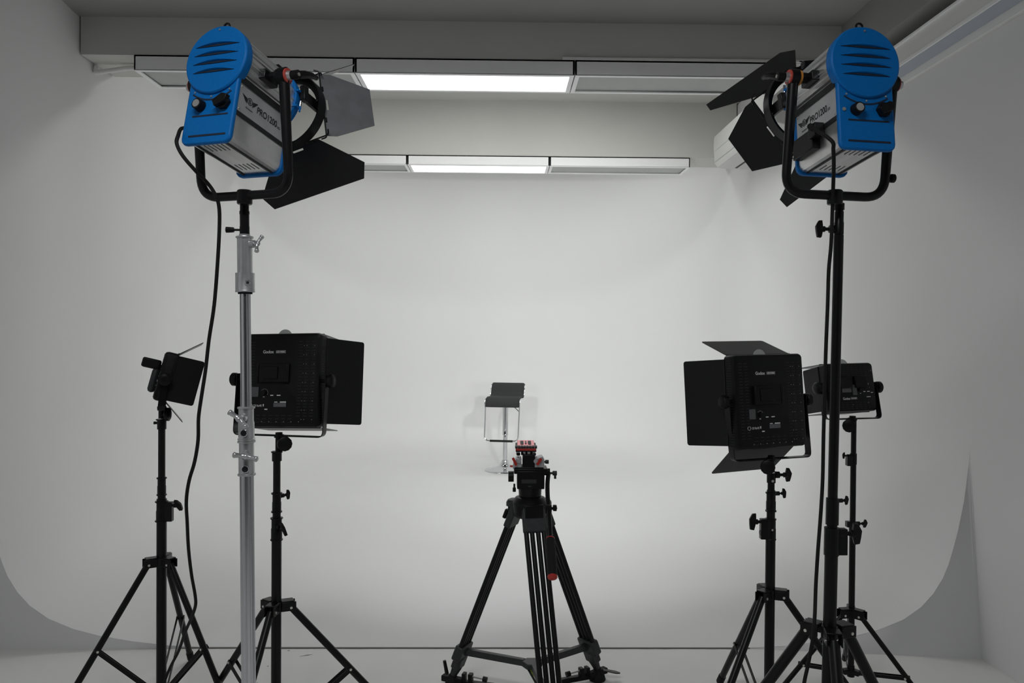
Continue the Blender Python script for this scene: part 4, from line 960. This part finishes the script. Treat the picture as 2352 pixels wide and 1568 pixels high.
# silver cheeks with red levers
for s, a, b, c_, d_ in ((-1, 1177, 1197, 1050, 1073), (1, 1227, 1249, 1048, 1073)):
    bm = NB(); mx = Matrix.Translation((0, 0, 0))
    prq = [(hx(a), z(d_)), (hx(b), z(d_)), (hx(b), z(c_)), ((hx(a) + hx(b)) / 2 + (0.004 if s < 0 else -0.004), z(c_ - (0 if s < 0 else 2)))] if s < 0 else [(hx(a), z(d_)), (hx(b), z(d_)), (hx(b), z(c_ + 3)), (hx(b) - 0.008, z(c_ - 3)), (hx(a), z(c_ + 2))]
    if s < 0: prq = [(hx(1177), z(1073)), (hx(1197), z(1073)), (hx(1197), z(1049)), (hx(1186), z(1049)), (hx(1179), z(1060))]
    sheet(bm, prq, 0.055, frame((0, -0.006, 0), (1, 0, 0), (0, 0, 1), (0, -1, 0))); ck = obj('cheek', bm, 'silver', hd, bevel=0.002)
    p_, q_ = (hp(1178, 1049, -0.040), hp(1184.5, 1062, -0.040)) if s < 0 else (hp(1240, 1050, -0.040), hp(1233.5, 1061, -0.040))
    v = (p_ - q_).normalized(); bm = NB(); box(bm, (0, 0, 0), ((p_ - q_).length + 0.006, 0.012, 0.0085), frame((p_ + q_) / 2, v, (0, 1, 0), v.cross(Vector((0, 1, 0))))); obj('red_lever', bm, 'red', ck)
    bm = NB(); cx_ = 1191 if s < 0 else 1229; cyl(bm, hp(cx_, 1055, -0.034), hp(cx_, 1055, -0.040), 0.0075, n=18); obj('level_dial', bm, 'silver', ck)
bm = NB(); box(bm, hp(1214, 1058, 0.0), (hx(1226) - hx(1198), 0.066, z(1040) - z(1076))); box(bm, hp(1214, 1072, 0.0), (hx(1246) - hx(1178), 0.07, z(1069) - z(1076)))
for px in (1190, 1226): box(bm, hp(px, 1042, 0.01), (0.014, 0.05, 0.010))
obj('top_body', bm, 'black', hd, bevel=0.004)
bm = NB(); cyl(bm, hp(1249, 1060), hp(1253, 1060), 0.004, n=10); cyl(bm, hp(1252, 1060), hp(1260, 1060), 0.0072, n=12); obj('counterbalance_knob', bm, 'charcoal', hd)
bm = NB(); cyl(bm, hp(1171, 1070.5), hp(1178, 1070.5), 0.0035, n=10); obj('red_button', bm, 'red', hd)
bm = NB()
for px in (1198, 1208, 1219): box(bm, hp(px + 0.5, 1036, 0.0), (0.0065, 0.04, z(1030) - z(1044)))
obj('neck_post', bm, 'black', hd)
# quick release: carrier and plate, tipped towards the camera
tq = radians(13)
O = hp(1207, 1028, 0.0); mq = frame(O, (1, 0, 0), (0, cos(tq), sin(tq)), (0, -sin(tq), cos(tq)))
bm = NB(); box(bm, (0, 0, 0.002), (0.073, 0.070, 0.009), mq); qc = obj('plate_carrier', bm, 'black', t, bevel=0.0015)
bm = NB(); box(bm, (0, -0.0365, 0.0085), (0.070, 0.004, 0.0085), mq); obj('carrier_trim', bm, 'red', qc)
bm = NB()
for i in range(8): box(bm, (-0.0345 + 0.00985 * i, -0.034, 0.0165), (0.0084, 0.011, 0.008), mq)
obj('scale_teeth', bm, 'charcoal', qc)
bm = NB(); box(bm, (0, 0.006, 0.010), (0.060, 0.062, 0.010), mq); qp = obj('camera_plate', bm, 'pink', qc, bevel=0.001)
bm = NB()
for s in (-1, 1): sheet(bm, rrect(0.0115, 0.036, 0.003, 3), 0.0012, mq @ Matrix.Translation((s * 0.0135, 0.010, 0.0155)))
sheet(bm, rrect(0.005, 0.016, 0.0024, 3), 0.0012, mq @ Matrix.Translation((0, 0.018, 0.0155))); obj('grip_pad', bm, 'ink', qp)
bm = NB(); cyl(bm, mq @ Vector((0, 0.004, 0.0145)), mq @ Vector((0, 0.004, 0.019)), 0.0035, n=14); obj('camera_screw', bm, 'chrome', qp)
# pan bar
bm = NB(); cyl(bm, hp(1247, 1083), hp(1263, 1083), 0.0125, n=20); cyl(bm, hp(1252, 1083, -0.012), hp(1252, 1083, 0.012), 0.010, n=16); pm = obj('pan_bar_mount', bm, 'black', hd)
bm = NB(); cyl(bm, hp(1263, 1086), hp(1270, 1086), 0.004, n=10); cyl(bm, hp(1269, 1086), hp(1279, 1086), 0.0085, n=14); box(bm, hp(1275, 1093), (0.008, 0.010, 0.018)); obj('pan_bar_knob', bm, 'charcoal', pm, bevel=0.001)
B0 = hp(1260, 1084, -0.02); B1 = hp(1259, 1160, -0.16)
def bp(px, py, dy):
    v = at(px, py, TY + dy); return Vector((v.x - TX, dy, v.z))
bar_pts = [bp(1260, 1086, -0.02), bp(1257.5, 1110, -0.05), bp(1258, 1140, -0.09), bp(1260, 1160, -0.12), bp(1264, 1235, -0.22)]
bm = NB(); tube(bm, smooth_path(bar_pts, 6), 0.0078, 12); pb = obj('pan_bar', bm, 'blackm', t)
bm = NB(); a = bp(1259.5, 1168, -0.125); box(bm, a, (0.022, 0.026, 0.030)); cyl(bm, a, a + Vector((0.030, 0, 0.003)), 0.005, n=10); box(bm, a + Vector((0.022, 0, 0.003)), (0.013, 0.014, 0.020)); obj('telescopic_clamp', bm, 'black', pb, bevel=0.002)
g0, g1 = bp(1264, 1237, -0.225), bp(1269, 1326, -0.345)
bm = NB(); gd = (g1 - g0); lathe(bm, g0, gd, [(0, 0.011), (0.004, 0.0150), (gd.length * .5, 0.0165), (gd.length - 0.004, 0.0155), (gd.length, 0.012)], 20); gp = obj('pan_handle_grip', bm, 'rubber', pb)
bm = NB(); gn = gd.normalized(); lathe(bm, g0 - gn * 0.006, gn, [(0, 0.009), (0.006, 0.0148), (0.009, 0.0152)], 20); obj('grip_end_ring', bm, 'red', gp); bm = NB(); lathe(bm, g1 - gn * 0.004, gn, [(0, 0.0160), (0.004, 0.0155), (0.008, 0.009)], 20); obj('grip_end_ring', bm, 'red', gp)

KN, KM, KF = 3.1, 2.4, 1.75
# ================================================================== LIGHT: dim rest of the studio behind the camera
w = bpy.data.worlds.new('studio_spill'); bpy.context.scene.world = w; w.use_nodes = True; nt = w.node_tree
bg = nt.nodes['Background']; tc = nt.nodes.new('ShaderNodeTexCoord'); sx = nt.nodes.new('ShaderNodeSeparateXYZ'); mr = nt.nodes.new('ShaderNodeMapRange'); mr.interpolation_type = 'SMOOTHSTEP'
nt.links.new(tc.outputs['Generated'], sx.inputs[0]); nt.links.new(sx.outputs['X'], mr.inputs[0])
mr.inputs['From Min'].default_value = -1.0; mr.inputs['From Max'].default_value = 1.0; mr.inputs['To Min'].default_value = 0.012; mr.inputs['To Max'].default_value = 0.004
nt.links.new(mr.outputs[0], bg.inputs['Strength']); bg.inputs['Color'].default_value = (0.95, 0.97, 1.0, 1)

def area(name, loc, sx_, sy_, e, col=(1, 1, 1), spread=180):
    """an added fill light facing down, with no visible lamp: over the camera, and in the recesses between the beams"""
    l = bpy.data.lights.new(name, 'AREA'); l.shape = 'RECTANGLE'; l.size = sx_; l.size_y = sy_; l.energy = e; l.color = col; l.spread = radians(spread)
    o = bpy.data.objects.new(name, l); C.objects.link(o); o.location = loc; return o
area('near_fill_light', (-0.45, 0.55, 3.0), 1.15, 0.3, 10.0 * KN, (0.97, 0.985, 1.0))  # three fills added to brighten the room; no lamps are seen there
area('middle_fill_light', (0.0, 5.55, 3.25), 2.4, 0.3, 10.0 * KM, (0.985, 1.0, 0.965))
area('far_fill_light', (0.0, 7.75, 3.25), 2.4, 0.3, 10.0 * KF, (0.985, 1.0, 0.965))

# ================================================================== CAMERA
cam = bpy.data.cameras.new('camera'); co = bpy.data.objects.new('camera', cam); C.objects.link(co)
cam.sensor_width = 36.0; cam.sensor_fit = 'HORIZONTAL'; cam.lens = 36.0 * F_PX / 2352.0; cam.clip_start = 0.05
co.matrix_world = frame((0, 0, EYE), CR, CU, -CF)
sc = bpy.context.scene; sc.camera = co
sc.view_settings.view_transform = 'Standard'; sc.view_settings.look = 'None'; sc.view_settings.gamma = 1.0; sc.view_settings.use_curve_mapping = False
sc.view_settings.exposure = 0.0
sc.cycles.max_bounces = 10; sc.cycles.diffuse_bounces = 8
